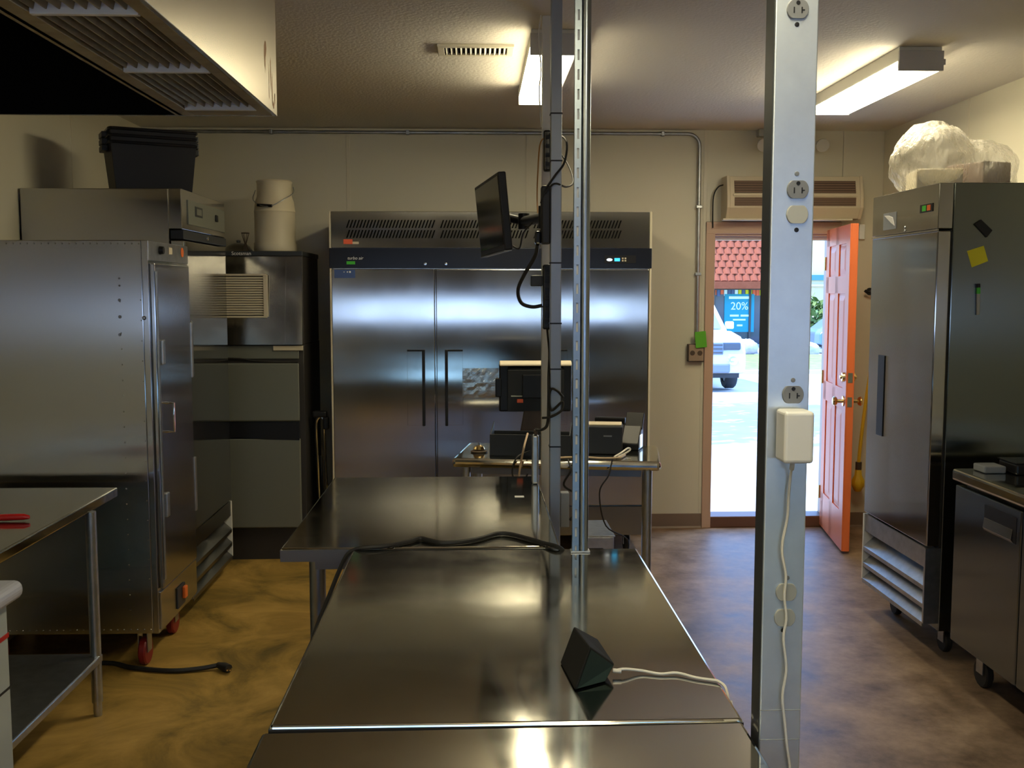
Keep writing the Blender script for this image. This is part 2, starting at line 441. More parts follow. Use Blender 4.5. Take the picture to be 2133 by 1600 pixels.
M().box(DX0 + 0.012, DX1 - 0.012, YB + 0.055, YB + 0.075, DZ - 0.04, DZ - 0.012, b=0.003).build('door_stop', 'white_paint', fr, label='pale weather strip under the door head')
sl = struct('trim_2', M().box(DX0 - 0.005, DX1 + 0.005, YB - 0.01, YB + T + 0.02, 0.0, 0.078, b=0.006), 'sill_wood', 'dark brown raised sill across the doorway', 'sill')
# orange six-panel door, swung into the room
hinge, free = Vector((2.405, 6.985, 0)), Vector((2.293, 6.235, 0))
ddir = (free - hinge).normalized(); DLEN = (free - hinge).length
dr = thing('door_1', 'orange six-panel door standing open into the kitchen', 'door', hinge, local=True, rz=math.atan2(ddir.y, ddir.x), kind='structure')
# local: x from hinge to free edge, +y is the face away from the doorway light
TH = 0.048
def door_leaf():
    m = M(); H0, H1 = 0.02, 2.045
    m.box(0, DLEN, -TH / 2 + 0.008, TH / 2 - 0.008, H0, H1)
    xs = [(0, 0.11), (DLEN / 2 - 0.05, DLEN / 2 + 0.05), (DLEN - 0.11, DLEN)]
    zs = [(H0, 0.26), (0.90, 1.03), (1.62, 1.73), (1.93, H1)]
    for s in (-1, 1):
        y0, y1 = (TH / 2 - 0.008, TH / 2) if s > 0 else (-TH / 2, -TH / 2 + 0.008)
        for a, b in xs: m.box(a, b, y0, y1, H0, H1, b=0.002)
        for a, b in zs: m.box(0.02, DLEN - 0.02, y0, y1, a, b, b=0.002)
    return m
door_leaf().build('leaf', 'door_orange', dr)
for (xa, xb) in ((0.11, DLEN / 2 - 0.05), (DLEN / 2 + 0.05, DLEN - 0.11)):
    for (za, zb) in ((0.26, 0.90), (1.03, 1.62), (1.73, 1.93)):
        for s in (-1, 1):
            p = M(); ya = s * (TH / 2 - 0.008); yb = s * (TH / 2 - 0.001)
            o = [(xa + 0.012, za + 0.012), (xb - 0.012, za + 0.012), (xb - 0.012, zb - 0.012), (xa + 0.012, zb - 0.012)]
            i_ = [(xa + 0.045, za + 0.045), (xb - 0.045, za + 0.045), (xb - 0.045, zb - 0.045), (xa + 0.045, zb - 0.045)]
            p.faces([(x, ya, z) for x, z in o] + [(x, yb, z) for x, z in i_], [(0, 1, 5, 4), (1, 2, 6, 5), (2, 3, 7, 6), (3, 0, 4, 7), (4, 5, 6, 7), (3, 2, 1, 0)])
            p.build('raised_panel', 'door_orange', dr)
for s in (-1, 1):
    rot = Matrix.Rotation(-s * math.pi / 2, 4, 'X')
    M().lathe([(0.0, 0), (0.032, 0), (0.032, 0.006), (0.012, 0.01), (0.011, 0.035), (0.024, 0.042), (0.030, 0.055), (0.022, 0.066), (0, 0.068)], (DLEN - 0.065, s * TH / 2, 0.955), 18, rot).build('knob', 'brass', dr, label='round brass door knob')
    M().lathe([(0.0, 0), (0.030, 0), (0.028, 0.014), (0.013, 0.018), (0.012, 0.026), (0, 0.027)], (DLEN - 0.065, s * TH / 2, 1.105), 18, rot).build('deadbolt', 'brass', dr, label='brass deadbolt lock')
for z in (0.955, 1.105):
    M().box(DLEN - 0.001, DLEN + 0.002, -0.014, 0.014, z - 0.03, z + 0.03).build('latch_plate', 'brass', dr)
for z in (0.25, 1.05, 1.82):
    M().cyl((-0.004, -TH / 2 - 0.004, z - 0.045), (-0.004, -TH / 2 - 0.004, z + 0.045), 0.007, 10).build('hinge', 'brass', dr)

# ================================================================== exhaust hood
HX, HI, HY0, HY1, HZ = -0.66, -0.98, 0.95, 3.53, 2.217
hd = thing('exhaust_hood', 'large stainless exhaust hood with slotted air strip hanging over the left side', 'hood', ((HX + XL) / 2, (HY0 + HY1) / 2, HZ))
M().box(HX - 0.012, HX, HY0, HY1, HZ, ZC - 0.002, b=0.002).build('front_panel', 'hood_steel', hd, label='streaked stainless front face with a rust spot')
M().box(XL + 0.012, HX - 0.012, HY1 - 0.012, HY1, HZ, ZC - 0.002).build('end_panel', 'hood_steel', hd)
M().box(XL + 0.012, HX - 0.012, HY0, HY0 + 0.012, HZ, ZC - 0.002).build('end_panel', 'hood_steel', hd)
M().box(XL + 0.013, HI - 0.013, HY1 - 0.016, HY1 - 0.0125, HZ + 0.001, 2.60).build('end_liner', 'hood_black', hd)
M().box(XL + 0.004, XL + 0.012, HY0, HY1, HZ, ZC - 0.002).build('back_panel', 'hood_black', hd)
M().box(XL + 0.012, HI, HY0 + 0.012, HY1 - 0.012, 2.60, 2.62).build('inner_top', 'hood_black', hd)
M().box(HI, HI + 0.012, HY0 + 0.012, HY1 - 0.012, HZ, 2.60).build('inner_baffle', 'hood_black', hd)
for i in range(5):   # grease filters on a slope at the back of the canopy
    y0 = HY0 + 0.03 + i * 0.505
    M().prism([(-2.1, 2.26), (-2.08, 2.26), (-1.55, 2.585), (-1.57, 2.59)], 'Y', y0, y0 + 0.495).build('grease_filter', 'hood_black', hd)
M().box(HX - 0.045, HX - 0.012, HY0 + 0.012, HY1 - 0.012, HZ, HZ + 0.02, b=0.002).build('lip', 'hood_frame', hd)
M().box(HI - 0.012, HI + 0.05, HY0 + 0.012, HY1 - 0.012, HZ, HZ + 0.02, b=0.002).build('lip', 'hood_frame', hd)
M().box(HI, HX - 0.012, HY1 - 0.11, HY1 - 0.012, HZ + 0.001, HZ + 0.021, b=0.002).build('lip', 'hood_frame', hd)
slat0 = None
for k in range(4):
    ye = 3.40 - 0.576 * k; ys = ye - 0.56
    lp = M().box(HI + 0.05, HX - 0.045, ye, ye + 0.016, HZ - 0.002, HZ + 0.095, b=0.001).build('end_plate', 'white_paint', hd, label='pale end plate showing as saw teeth between the louvres')
    for j in range(8):
        x = HI + 0.056 + j * 0.0275
        if slat0 is None:
            slat0 = M().prism([(x, HZ + 0.008), (x + 0.003, HZ + 0.008), (x + 0.016, HZ + 0.060), (x + 0.013, HZ + 0.060)], 'Y', ys, ye).build('slat', 'hood_frame', hd)
            sx, sy = x, ys
        else:
            share(slat0, hd, (x - sx, ys - sy, 0))
M().box(HI + 0.03, HX - 0.03, HY0 + 0.03, HY1 - 0.03, HZ + 0.10, HZ + 0.104).build('plenum_plate', 'hood_frame', hd)
# rust spot on the far lower corner of the front face
rs = M(); random.seed(5)
for (y, z, w, h) in ((3.31, 2.37, 0.007, 0.05), (3.325, 2.40, 0.010, 0.025), (3.40, 2.34, 0.005, 0.06), (3.42, 2.29, 0.006, 0.05), (3.44, 2.245, 0.014, 0.014), (3.37, 2.30, 0.003, 0.06), (3.46, 2.27, 0.006, 0.02)):
    n = 11; vs = [(HX + 0.0006, y + 0.03 + w * (0.5 + 1.0 * random.random()) * math.cos(6.283 * i / n), z + h * (0.4 + 0.8 * random.random()) * math.sin(6.283 * i / n)) for i in range(n)]
    rs.faces(vs, [tuple(range(n))])
mat('rust', (0.50, 0.25, 0.11), 0.7)
rs.build('rust_stain', 'rust', hd, label='reddish rust stain')

# ================================================================== ceiling lights and vent
def ceiling_light(x0, x1, y0, y1, label):
    t = thing('ceiling_light', label, 'light', ((x0 + x1) / 2, (y0 + y1) / 2, ZC - 0.105), group='fluorescent ceiling fixtures')
    zb = ZC - 0.105
    M().box(x0 + 0.004, x1 - 0.004, y0 + 0.012, y1 - 0.012, zb + 0.040, ZC - 0.001, b=0.003).build('housing', 'ivory_plastic', t)
    M().prism([(x0 + 0.012, zb), (x1 - 0.012, zb), (x1 - 0.002, zb + 0.016), (x1 - 0.002, zb + 0.040), (x0 + 0.002, zb + 0.040), (x0 + 0.002, zb + 0.016)], 'Y', y0 + 0.015, y1 - 0.015).build('lens', 'lamp_lens', t, label='glowing white lens')
    M().box(x1 - 0.001, x1 + 0.010, y0 + 0.004, y1 - 0.004, zb + 0.024, zb + 0.050, b=0.002).build('side_rail', 'fixture_grey', t)
    for ya, yb in ((y0, y0 + 0.015), (y1 - 0.015, y1)):
        M().box(x0, x1, ya, yb, zb - 0.002, ZC - 0.02, b=0.002).build('end_cap', 'fixture_grey', t)
    return t
ceiling_light(0.225, 0.415, 4.33, 5.50, 'fluorescent ceiling light behind the grey post, near the vent')
ceiling_light(1.86, 2.06, 4.58, 5.75, 'fluorescent ceiling light above the open doorway side, right of the outlet pole')
ceiling_light(-1.15, -0.96, -0.9, 0.27, 'fluorescent ceiling light behind the viewer on the hood side')
ceiling_light(0.225, 0.415, 0.55, 1.72, 'added fluorescent ceiling light overhead, out of view, raising the room light')  # unseen lamp added to lift the general light level

v = thing('ceiling_vent', 'rectangular slatted air vent in the ceiling', 'vent', (0, 4.71, ZC - 0.012))
vx0, vx1, vy0, vy1 = -0.167, 0.170, 4.615, 4.81
for a in ((vx0, vx1, vy0, vy0 + 0.03), (vx0, vx1, vy1 - 0.03, vy1), (vx0, vx0 + 0.03, vy0 + 0.03, vy1 - 0.03), (vx1 - 0.03, vx1, vy0 + 0.03, vy1 - 0.03)):
    M().box(*a, ZC - 0.012, ZC - 0.0005, b=0.002).build('frame_side', 'seam_strip', v)
M().box(vx0 + 0.03, vx1 - 0.03, vy0 + 0.03, vy1 - 0.03, ZC - 0.003, ZC - 0.001).build('backing', 'hood_black', v)
s0 = None
for i in range(13):
    x = vx0 + 0.036 + i * 0.0213
    if s0 is None:
        s0 = M().prism([(x, ZC - 0.012), (x + 0.003, ZC - 0.012), (x + 0.011, ZC - 0.003), (x + 0.008, ZC - 0.003)], 'Y', vy0 + 0.03, vy1 - 0.03).build('slat', 'seam_strip', v); bx0 = x
    else: share(s0, v, (x - bx0, 0, 0))

# ================================================================== conduit, outlet, tag on the back wall
cd = thing('conduit', 'thin grey electrical conduit along the top of the back wall and down to the outlet', 'pipe', (1.50, YB - 0.02, 1.27))
pts = [Vector((-2.18, YB - 0.022, 2.682)), Vector((1.42, YB - 0.022, 2.682))] + [Vector((1.42 + 0.08 * math.sin(a), YB - 0.022, 2.602 + 0.08 * math.cos(a))) for a in [math.pi / 2 * i / 8 for i in range(1, 9)]] + [Vector((1.503, YB - 0.022, 1.28))]
M().tube(pts, 0.011, 10).build('pipe', 'galvanised', cd)
for x in (-1.35, -0.45, 0.55, 1.25): M().box(x - 0.011, x + 0.011, YB - 0.036, YB - 0.001, 2.667, 2.698, b=0.003).build('strap', 'galvanised', cd)
for z in (2.2, 1.75): M().box(1.482, 1.522, YB - 0.035, YB - 0.003, z - 0.01, z + 0.01, b=0.003).build('strap', 'galvanised', cd)
M().cyl((1.503, YB - 0.022, 1.29), (1.503, YB - 0.022, 1.33), 0.016, 12).build('connector', 'dark_grey', cd)
ob = thing('wall_outlet', 'brownish surface outlet box on the back wall left of the doorway', 'outlet', (1.495, YB - 0.02, 1.155))
M().box(1.438, 1.548, YB - 0.046, YB - 0.001, 1.157, 1.277, b=0.004).build('box', 'brown_plastic', ob)
M().box(1.444, 1.542, YB - 0.050, YB - 0.046, 1.162, 1.272, b=0.001).build('cover', 'outlet_brown', ob)
for x in (1.467, 1.518): M().lathe([(0, 0), (0.017, 0), (0.016, 0.004), (0, 0.004)], (x, YB - 0.050, 1.217), 16, Matrix.Rotation(math.pi / 2, 4, 'X')).build('receptacle', 'brown_plastic', ob)
g = M().box(-0.038, 0.038, -0.003, 0.003, -0.055, 0.055, b=0.002, mtx=Matrix.Translation((1.520, YB - 0.058, 1.308)) @ Matrix.Rotation(-0.10, 4, 'Y')).build('hang_tag', 'green_tag')
tag(g, 'bright green paper tag hanging in front of the outlet conduit', 'tag')

# ================================================================== air curtain, emergency light, sensor, hook, yellow cord
ac = thing('air_curtain', 'beige air curtain blower with two dark louvre rows above the doorway', 'air curtain', (2.10, YB - 0.1, 2.115))
ax0, ax1 = 1.655, 2.565
M().prism([(YB - 0.001, 2.115), (YB - 0.13, 2.115), (YB - 0.17, 2.185), (YB - 0.17, 2.262), (YB - 0.140, 2.392), (YB - 0.001, 2.392)], 'X', ax0 + 0.02, ax1 - 0.02, b=0.004).build('housing', 'curtain_beige', ac)
for x in (ax0, ax1 - 0.022): M().prism([(YB - 0.001, 2.112), (YB - 0.134, 2.112), (YB - 0.176, 2.185), (YB - 0.176, 2.262), (YB - 0.146, 2.396), (YB - 0.001, 2.396)], 'X', x, x + 0.022, b=0.004).build('end_cap', 'curtain_beige', ac)
def acp(z): return YB - 0.17 + 0.030 * max(0, (z - 2.262) / 0.130)
for z0, z1 in ((2.196, 2.252), (2.280, 2.362)):
    M().faces([(ax0 + 0.05, acp(z0) - 0.0015, z0), (ax1 - 0.05, acp(z0) - 0.0015, z0), (ax1 - 0.05, acp(z1) - 0.0015, z1), (ax0 + 0.05, acp(z1) - 0.0015, z1)], [(0, 1, 2, 3)]).build('grille_opening', 'curtain_dark', ac)
    n = 5
    for i in range(n):
        z = z0 + (z1 - z0) * (i + 0.5) / n
        M().box(ax0 + 0.05, ax1 - 0.05, acp(z) - 0.006, acp(z) - 0.001, z - 0.0022, z + 0.0022).build('grille_slat', 'curtain_slat', ac)
M().box(ax0 + 0.04, ax1 - 0.04, YB - 0.178, YB - 0.164, 2.260, 2.274, b=0.002).build('divider', 'curtain_beige', ac)
M().box(ax0 - 0.02, ax1 - 0.06, YB - 0.15, YB - 0.10, 2.103, 2.115, b=0.003).build('nozzle', 'seam_strip', ac)
M().tube([(ax0 + 0.01, YB - 0.06, 2.345), (ax0 - 0.03, YB - 0.04, 2.33), (ax0 - 0.058, YB - 0.03, 2.27), (ax0 - 0.062, YB - 0.03, 2.15), (ax0 - 0.058, YB - 0.024, 2.06)], 0.005, 6, spline=5).build('power_cable', 'black_rubber', ac)

em = thing('emergency_light', 'twin-head emergency light high above the doorway, half hidden by the outlet pole', 'light', (2.1, YB - 0.04, 2.58))
M().box(1.96, 2.26, YB - 0.07, YB - 0.001, 2.58, 2.70, b=0.008).build('housing', 'ivory_plastic', em)
for sx_, x in ((-1, 1.905), (1, 2.30)):
    M().lathe([(0, 0), (0.03, 0), (0.045, 0.045), (0.044, 0.055), (0, 0.052)], (x, YB - 0.07, 2.615), 16, Matrix.Rotation(math.pi / 2 + 0.35, 4, 'X')).build('lamp_head', 'ivory_plastic', em)
    M().cyl((x, YB - 0.06, 2.62), (x - sx_ * 0.06, YB - 0.04, 2.635), 0.01, 8).build('arm', 'ivory_plastic', em)
M().box(1.88, 1.93, YB - 0.09, YB - 0.02, 2.66, 2.708, b=0.006).build('sensor_box', 'cover_grey', em)

s = M().box(2.595, 2.635, YB - 0.03, YB - 0.001, 1.985, 2.085, b=0.004).build('door_sensor', 'white_plastic')
tag(s, 'small white sensor box on the wall above the orange door', 'sensor')
hk = thing('wall_hook', 'small black coat hook on the wall beside the right refrigerator', 'hook', (2.68, YB - 0.03, 1.60))
M().lathe([(0, 0), (0.026, 0), (0.024, 0.01), (0, 0.012)], (2.69, YB - 0.001, 1.633), 14, Matrix.Rotation(math.pi / 2, 4, 'X')).build('base', 'black_plastic', hk)
M().tube([(2.69, YB - 0.01, 1.633), (2.68, YB - 0.045, 1.625), (2.655, YB - 0.06, 1.625), (2.635, YB - 0.055, 1.64)], 0.010, 8, spline=4).build('peg', 'black_plastic', hk)
yc = thing('extension_cord', 'yellow extension cord hanging with its plug end beside the right refrigerator', 'cord', (2.62, YB - 0.1, 0.24))
M().tube([(2.715, YB - 0.05, 1.52), (2.705, 6.92, 1.36), (2.675, 6.90, 1.10), (2.645, 6.90, 0.85), (2.622, 6.90, 0.60), (2.612, 6.90, 0.46)], 0.012, 8, spline=5).build('cord', 'yellow_cord', yc)
M().cyl((2.613, 6.90, 0.47), (2.612, 6.90, 0.415), 0.021, 12).build('sleeve', 'brown_plastic', yc)
M().lathe([(0, 0), (0.022, 0), (0.026, -0.04), (0.045, -0.075), (0.044, -0.11), (0.022, -0.15), (0, -0.155)], (2.612, 6.90, 0.418), 8).build('plug', 'yellow_cord', yc)
M().tube([(2.735, YB - 0.001, 1.53), (2.72, YB - 0.06, 1.515), (2.70, YB - 0.06, 1.53)], 0.006, 6).build('nail', 'galvanised', yc)

# ================================================================== small shared pieces
def caster(parent, x, y, ztop, wheel='black_rubber', r=0.05):
    """swivel caster: plate and fork, with the wheel as a sub-part"""
    f = M().box(x - 0.04, x + 0.04, y - 0.04, y + 0.04, ztop - 0.006, ztop, b=0.001)
    f.box(x - 0.022, x - 0.018, y - 0.02, y + 0.035, r, ztop - 0.006); f.box(x + 0.018, x + 0.022, y - 0.02, y + 0.035, r, ztop - 0.006)
    fo = f.build('caster', 'galvanised', parent)
    M().lathe([(0, -0.016), (r - 0.006, -0.016), (r, -0.010), (r, 0.010), (r - 0.006, 0.016), (0, 0.016)], (x, y + 0.012, r), 18, Matrix.Rotation(math.pi / 2, 4, 'Y')).build('wheel', wheel, fo)
    return fo

def work_table(name, label, x0, x1, y0, y1, ztop, inset=0.07, shelf=0.25, th=0.04, top='table_steel', edge='table_edge', rz=0.0, leg_r=0.0205, bull=0.006, group=None, inset_y=None, edge_reflection=True):
    cx, cy = (x0 + x1) / 2, (y0 + y1) / 2; hx, hy = (x1 - x0) / 2, (y1 - y0) / 2
    t = thing(name, label, 'table', (cx, cy, 0), local=True, rz=rz, group=group)
    tt = M().box(-hx, hx, -hy, hy, ztop - th, ztop, b=bull, seg=3).build('tabletop', top, t)
    if edge_reflection:
        for e in ((-hx, hx, -hy - 0.0008, -hy + 0.001), (-hx, hx, hy - 0.001, hy + 0.0008), (-hx - 0.0008, -hx + 0.001, -hy, hy), (hx - 0.001, hx + 0.0008, -hy, hy)):
            M().box(*e, ztop - th + 0.001, ztop - 0.0055).build('edge_reflection', edge, tt)  # thin strip paints the dark reflection onto the table edge
    M().box(-hx + 0.09, hx - 0.09, -hy + 0.05, hy - 0.05, ztop - th - 0.035, ztop - th).build('apron', edge, t)
    for sx_ in (-1, 1):
        for sy_ in (-1, 1):
            px, py = sx_ * (hx - inset), sy_ * (hy - (inset if inset_y is None else inset_y[(sy_ + 1) // 2]))
            l = M().cyl((px, py, 0.055), (px, py, ztop - th), leg_r, 16).build('leg', 'galvanised' if edge != 'post_grey' else 'post_grey', t)
            M().lathe([(0, 0), (0.015, 0), (0.017, 0.02), (0.016, 0.06), (0, 0.06)], (px, py, 0), 12).build('foot', 'galvanised', l)
    if shelf:
        i0, i1 = (inset, inset) if inset_y is None else inset_y
        M().box(-hx + inset - 0.02, hx - inset + 0.02, -hy + i0 - 0.02, hy - i1 + 0.02, shelf - 0.03, shelf, b=0.005).build('lower_shelf', 'galvanised', t)
    return t

# ================================================================== three-door refrigerator
FX0, FX1, FY, FZ = -0.877, 1.062, 6.25, 2.112
f3 = thing('refrigerator', 'wide three-door stainless refrigerator with a black control band against the back wall', 'refrigerator', (0.09, 6.6, 0))
M().box(FX0, FX1, FY + 0.055, 6.975, 0.12, FZ, b=0.004).build('cabinet', 'steel', f3)
tp = M().box(FX0 + 0.012, FX1 - 0.012, FY, FY + 0.055, 1.893, FZ - 0.002, b=0.003).build('top_panel', 'steel', f3)
for a, b in ((FX0, FX0 + 0.012), (FX1 - 0.012, FX1)): M().box(a, b, FY + 0.002, FY + 0.056, 0.3, FZ - 0.001, b=0.002).build('side_trim', 'grille_beige', f3)
sl_ = M()
for (ga, gb) in ((-0.775, -0.245), (-0.215, 0.315), (0.345, 0.875)):
    for (za, zb) in ((1.952, 1.999), (2.012, 2.059)):
        n = int((gb - ga) / 0.0195)
        for i in range(n):
            x = ga + i * 0.0195
            sl_.prism([(x, za), (x + 0.0085, za), (x + 0.0255, zb), (x + 0.017, zb)], 'Y', FY - 0.0008, FY + 0.001)
sl_.build('vent_slots', 'hood_black', tp, kind='stuff')
hb = M().box(FX0, FX1, FY - 0.004, FY + 0.055, 1.772, 1.893, b=0.003).build('control_band', 'black_gloss', f3, label='glossy black control band across the fridge')
for x in (-0.304, -0.180, 0.44): M().lathe([(0, 0), (0.009, 0), (0.008, 0.005), (0, 0.006)], (x, FY - 0.004, 1.798), 12, Matrix.Rotation(math.pi / 2, 4, 'X')).build('lock', 'chrome', hb)
M().box(0.775, 0.965, FY - 0.006, FY - 0.003, 1.803, 1.850, b=0.001).build('control_panel', 'black_plastic', hb)
M().ball((0.805, FY - 0.006, 1.824), 0.018, (1, 0.15, 0.5)).build('logo_badge', 'display_white', hb)
M().box(0.835, 0.868, FY - 0.0075, FY - 0.006, 1.815, 1.834).build('temperature_display', 'display_glow', hb, label='small blue lit display')
for dx in (0, 1):
    for dz in (0, 1): M().box(0.880 + dx * 0.016, 0.890 + dx * 0.016, FY - 0.0075, FY - 0.006, 1.814 + dz * 0.014, 1.823 + dz * 0.014).build('button', 'cream_print', hb)
text_part('brand_text', 'turbo air', 0.026, Matrix.Translation((-0.722, FY - 0.0045, 1.832)) @ FACE_CAM, 'print_white', hb, shear=0.2)
M().box(-0.774, -0.723, FY - 0.005, FY - 0.004, 1.795, 1.814).build('green_sticker', 'green_print', hb, label='small green sticker')
M().box(-0.791, -0.737, FY - 0.001, FY, 1.916, 1.944).build('red_sticker', 'red_print', tp, label='small red sticker')
M().box(-0.737, -0.700, FY - 0.001, FY, 1.916, 1.930).build('sticker_tail', 'cream_print', tp)
doors = []
for i, (a, b, hxa) in enumerate(((-0.866, -0.250, -0.418), (-0.240, 0.404, -0.190), (0.412, 1.046, 0.445))):
    d = M().box(a, b, FY, FY + 0.05, 0.32, 1.767, b=0.004).build('door', 'steel', f3)
    hb_ = hxa + 0.108
    black_right = (i == 0)
    M().box(hxa, hb_, FY - 0.0025, FY, 0.822, 1.279, b=0.001).build('handle_plate', 'steel', d)
    q = M()
    if black_right: q.box(hb_ - 0.018, hb_, FY - 0.012, FY, 0.818, 1.283, b=0.004)
    else: q.box(hxa, hxa + 0.018, FY - 0.012, FY, 0.818, 1.283, b=0.004)
    q.box(hxa, hb_, FY - 0.006, FY, 1.272, 1.283, b=0.002)
    q.build('handle', 'black_plastic', d, label='black recessed pull handle')
    doors.append(d)
M().box(-0.848, -0.724, FY - 0.0015, FY, 1.714, 1.764).build('energy_label', 'blue_label', doors[0], label='small blue label in the door corner')
for (x, r_) in ((-0.77, 0.004), (-0.755, 0.006), (-0.79, 0.003)): M().ball((x, FY - 0.002, 1.75), r_, (1, 0.2, 1), 8, 6).build('label_print', 'print_white', doors[0])
M().box(FX0 + 0.012, FX1 - 0.012, FY + 0.01, FY + 0.05, 0.13, 0.31, b=0.003).build('kick_grille', 'steel_dark', f3)
for x in (FX0 + 0.12, 0.09, FX1 - 0.12):
    for y in (FY + 0.12, 6.88): caster(f3, x, y, 0.12)
# clear plastic sleeve stuck on the middle door
random.seed(3)
cs = M(); nx, nz = 10, 8
vs = []; x0, x1, z0, z1 = -0.085, 0.135, 0.99, 1.17
for j in range(nz + 1):
    for i in range(nx + 1):
        vs.append((x0 + (x1 - x0) * i / nx, FY - 0.003 - 0.010 * random.random() * (1 if 0 < i < nx and 0 < j < nz else 0.1), z0 + (z1 - z0) * j / nz))
fs = [(j * (nx + 1) + i, j * (nx + 1) + i + 1, (j + 1) * (nx + 1) + i + 1, (j + 1) * (nx + 1) + i) for j in range(nz) for i in range(nx)]
cs.faces(vs, fs)
c_ = cs.build('plastic_sleeve', 'clear_plastic', smooth=0)
tag(c_, 'crinkled clear plastic sleeve stuck on the middle refrigerator door', 'plastic sleeve')

# ================================================================== ice machine, bucket, lid, whisk funnel
IX0, IX1, IY = -1.79, -1.03, 6.2
im = thing('ice_machine', 'stainless ice machine with louvred head on a grey bin, beside the three-door refrigerator', 'ice machine', (-1.41, 6.5, 0))
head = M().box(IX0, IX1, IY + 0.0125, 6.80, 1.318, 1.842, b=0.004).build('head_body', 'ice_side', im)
M().prism([(IY - 0.022, 1.318), (IY + 0.011, 1.318), (IY + 0.0115, 1.842), (IY + 0.010, 1.842)], 'X', IX0, IX1 - 0.004).build('front_panel', 'steel_mirror', im, label='bright stainless front panel')
cap = M().box(IX0 - 0.005, IX1 + 0.005, IY - 0.008, 6.805, 1.842, 1.872, b=0.006).build('top_cap', 'dark_grey', im)
text_part('brand_text', 'Scotsman', 0.030, Matrix.Translation((-1.385, IY - 0.0085, 1.857)) @ FACE_CAM, 'print_white', cap)
gx0, gx1, gz0, gz1 = -1.62, -1.238, 1.484, 1.731
gr = M().box(gx0, gx1, IY - 0.016, IY, gz0, gz1).build('air_grille', 'hood_black', im)
for a in ((gx0, gx1, gz0 - 0.006, gz0 + 0.006), (gx0, gx1, gz1 - 0.006, gz1 + 0.006), (gx1 - 0.02, gx1 + 0.006, gz0, gz1), (gx0 - 0.006, gx0 + 0.006, gz0, gz1)):
    M().box(a[0], a[1], IY - 0.028, IY - 0.014, a[2], a[3], b=0.002).build('grille_frame', 'grille_beige', gr)
for i in range(16):
    z = gz0 + 0.012 + i * (gz1 - gz0 - 0.02) / 16
    M().prism([(IY - 0.025, z), (IY - 0.025, z + 0.006), (IY - 0.0155, z + 0.012), (IY - 0.0155, z + 0.006)], 'X', gx0, gx1 - 0.02).build('slat', 'grille_beige', gr)
M().tube([(-1.135, IY - 0.0215, 1.33), (-1.137, IY - 0.011, 1.5), (-1.131, IY - 0.004, 1.62), (-1.127, IY + 0.0085, 1.82)], 0.0016, 5).build('reflection_line', 'chrome', im)  # bright line painted in for a reflection on the front panel
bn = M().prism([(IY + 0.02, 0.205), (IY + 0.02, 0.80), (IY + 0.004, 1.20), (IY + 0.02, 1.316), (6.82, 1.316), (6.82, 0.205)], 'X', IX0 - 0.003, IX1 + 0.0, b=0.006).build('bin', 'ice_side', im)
M().prism([(IY, 0.205), (IY, 0.752), (IY + 0.02, 0.752), (IY + 0.02, 0.205)], 'X', IX0, IX1 - 0.03, b=0.008).build('bin_front', 'bin_grey', im)
M().prism([(IY + 0.002, 0.855), (IY - 0.012, 0.86), (IY - 0.012, 1.205), (IY + 0.002, 1.21)], 'X', IX0, IX1 - 0.03, b=0.006).build('bin_door', 'bin_grey', im)
M().prism([(IX0, 0.752), (-1.40, 0.760), (-1.25, 0.748), (IX1 - 0.035, 0.742), (IX1 - 0.035, 0.858), (IX0, 0.858)], 'Y', IY - 0.002, IY + 0.012).build('hand_recess', 'black_plastic', im, label='black hand recess below the bin door')
M().box(IX0, IX1 - 0.03, IY - 0.002, IY + 0.01, 1.232, 1.312, b=0.004).build('bin_header', 'bin_grey', im)
M().tube([(-1.78, IY - 0.004, 1.236), (-1.45, IY - 0.004, 1.236), (-1.33, IY - 0.004, 1.222), (-1.20, IY - 0.004, 1.214), (IX1 - 0.035, IY - 0.004, 1.214)], 0.006, 6, spline=4).build('door_gasket', 'black_rubber', im)
M().box(-1.21, IX1 - 0.004, IY - 0.010, IY + 0.004, 1.283, 1.312, b=0.002).build('drip_lip', 'grille_beige', im)
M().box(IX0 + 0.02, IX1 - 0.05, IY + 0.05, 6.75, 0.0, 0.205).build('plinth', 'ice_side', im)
bk = thing('bucket', 'cream plastic bucket with wire handle on top of the ice machine', 'bucket', (-1.243, 6.5, 1.8725))
M().lathe([(0, 0), (0.122, 0), (0.130, 0.015), (0.130, 0.055), (0.124, 0.065), (0.124, 0.245), (0.127, 0.25), (0.124, 0.258), (0.118, 0.31), (0.106, 0.345), (0.105, 0.42), (0.110, 0.432), (0.104, 0.44), (0.098, 0.43), (0.096, 0.34), (0.115, 0.02), (0, 0.015)], (-1.243, 6.5, 1.8725), 32).build('body', 'bucket_plastic', bk)
hw = [(-1.243 - 0.116, 6.5, 2.255), (-1.243 - 0.124, 6.46, 2.20), (-1.243 - 0.085, 6.39, 2.165), (-1.243 - 0.04, 6.365, 2.148), (-1.243 + 0.01, 6.365, 2.152), (-1.243 + 0.07, 6.385, 2.185), (-1.243 + 0.122, 6.46, 2.235), (-1.243 + 0.116, 6.5, 2.275)]
M().tube(hw, 0.0028, 6, spline=5).build('handle', 'galvanised', bk)
M().cyl((-1.243 - 0.082, 6.385, 2.156), (-1.243 + 0.01, 6.362, 2.150), 0.009, 10).build('grip', 'black_plastic', bk)
ld = thing('pot_lid', 'domed stainless pot lid on the left of the ice machine top', 'lid', (-1.47, 6.5, 1.8725))
M().lathe([(0.088, 0.0), (0.09, 0.006), (0.075, 0.035), (0.045, 0.055), (0, 0.062)], (-1.47, 6.5, 1.8725), 24).build('dome', 'steel_dark', ld)
M().lathe([(0.0, 0.06), (0.012, 0.062), (0.014, 0.075), (0, 0.08)], (-1.47, 6.5, 1.8725), 12).build('knob', 'steel_dark', ld)
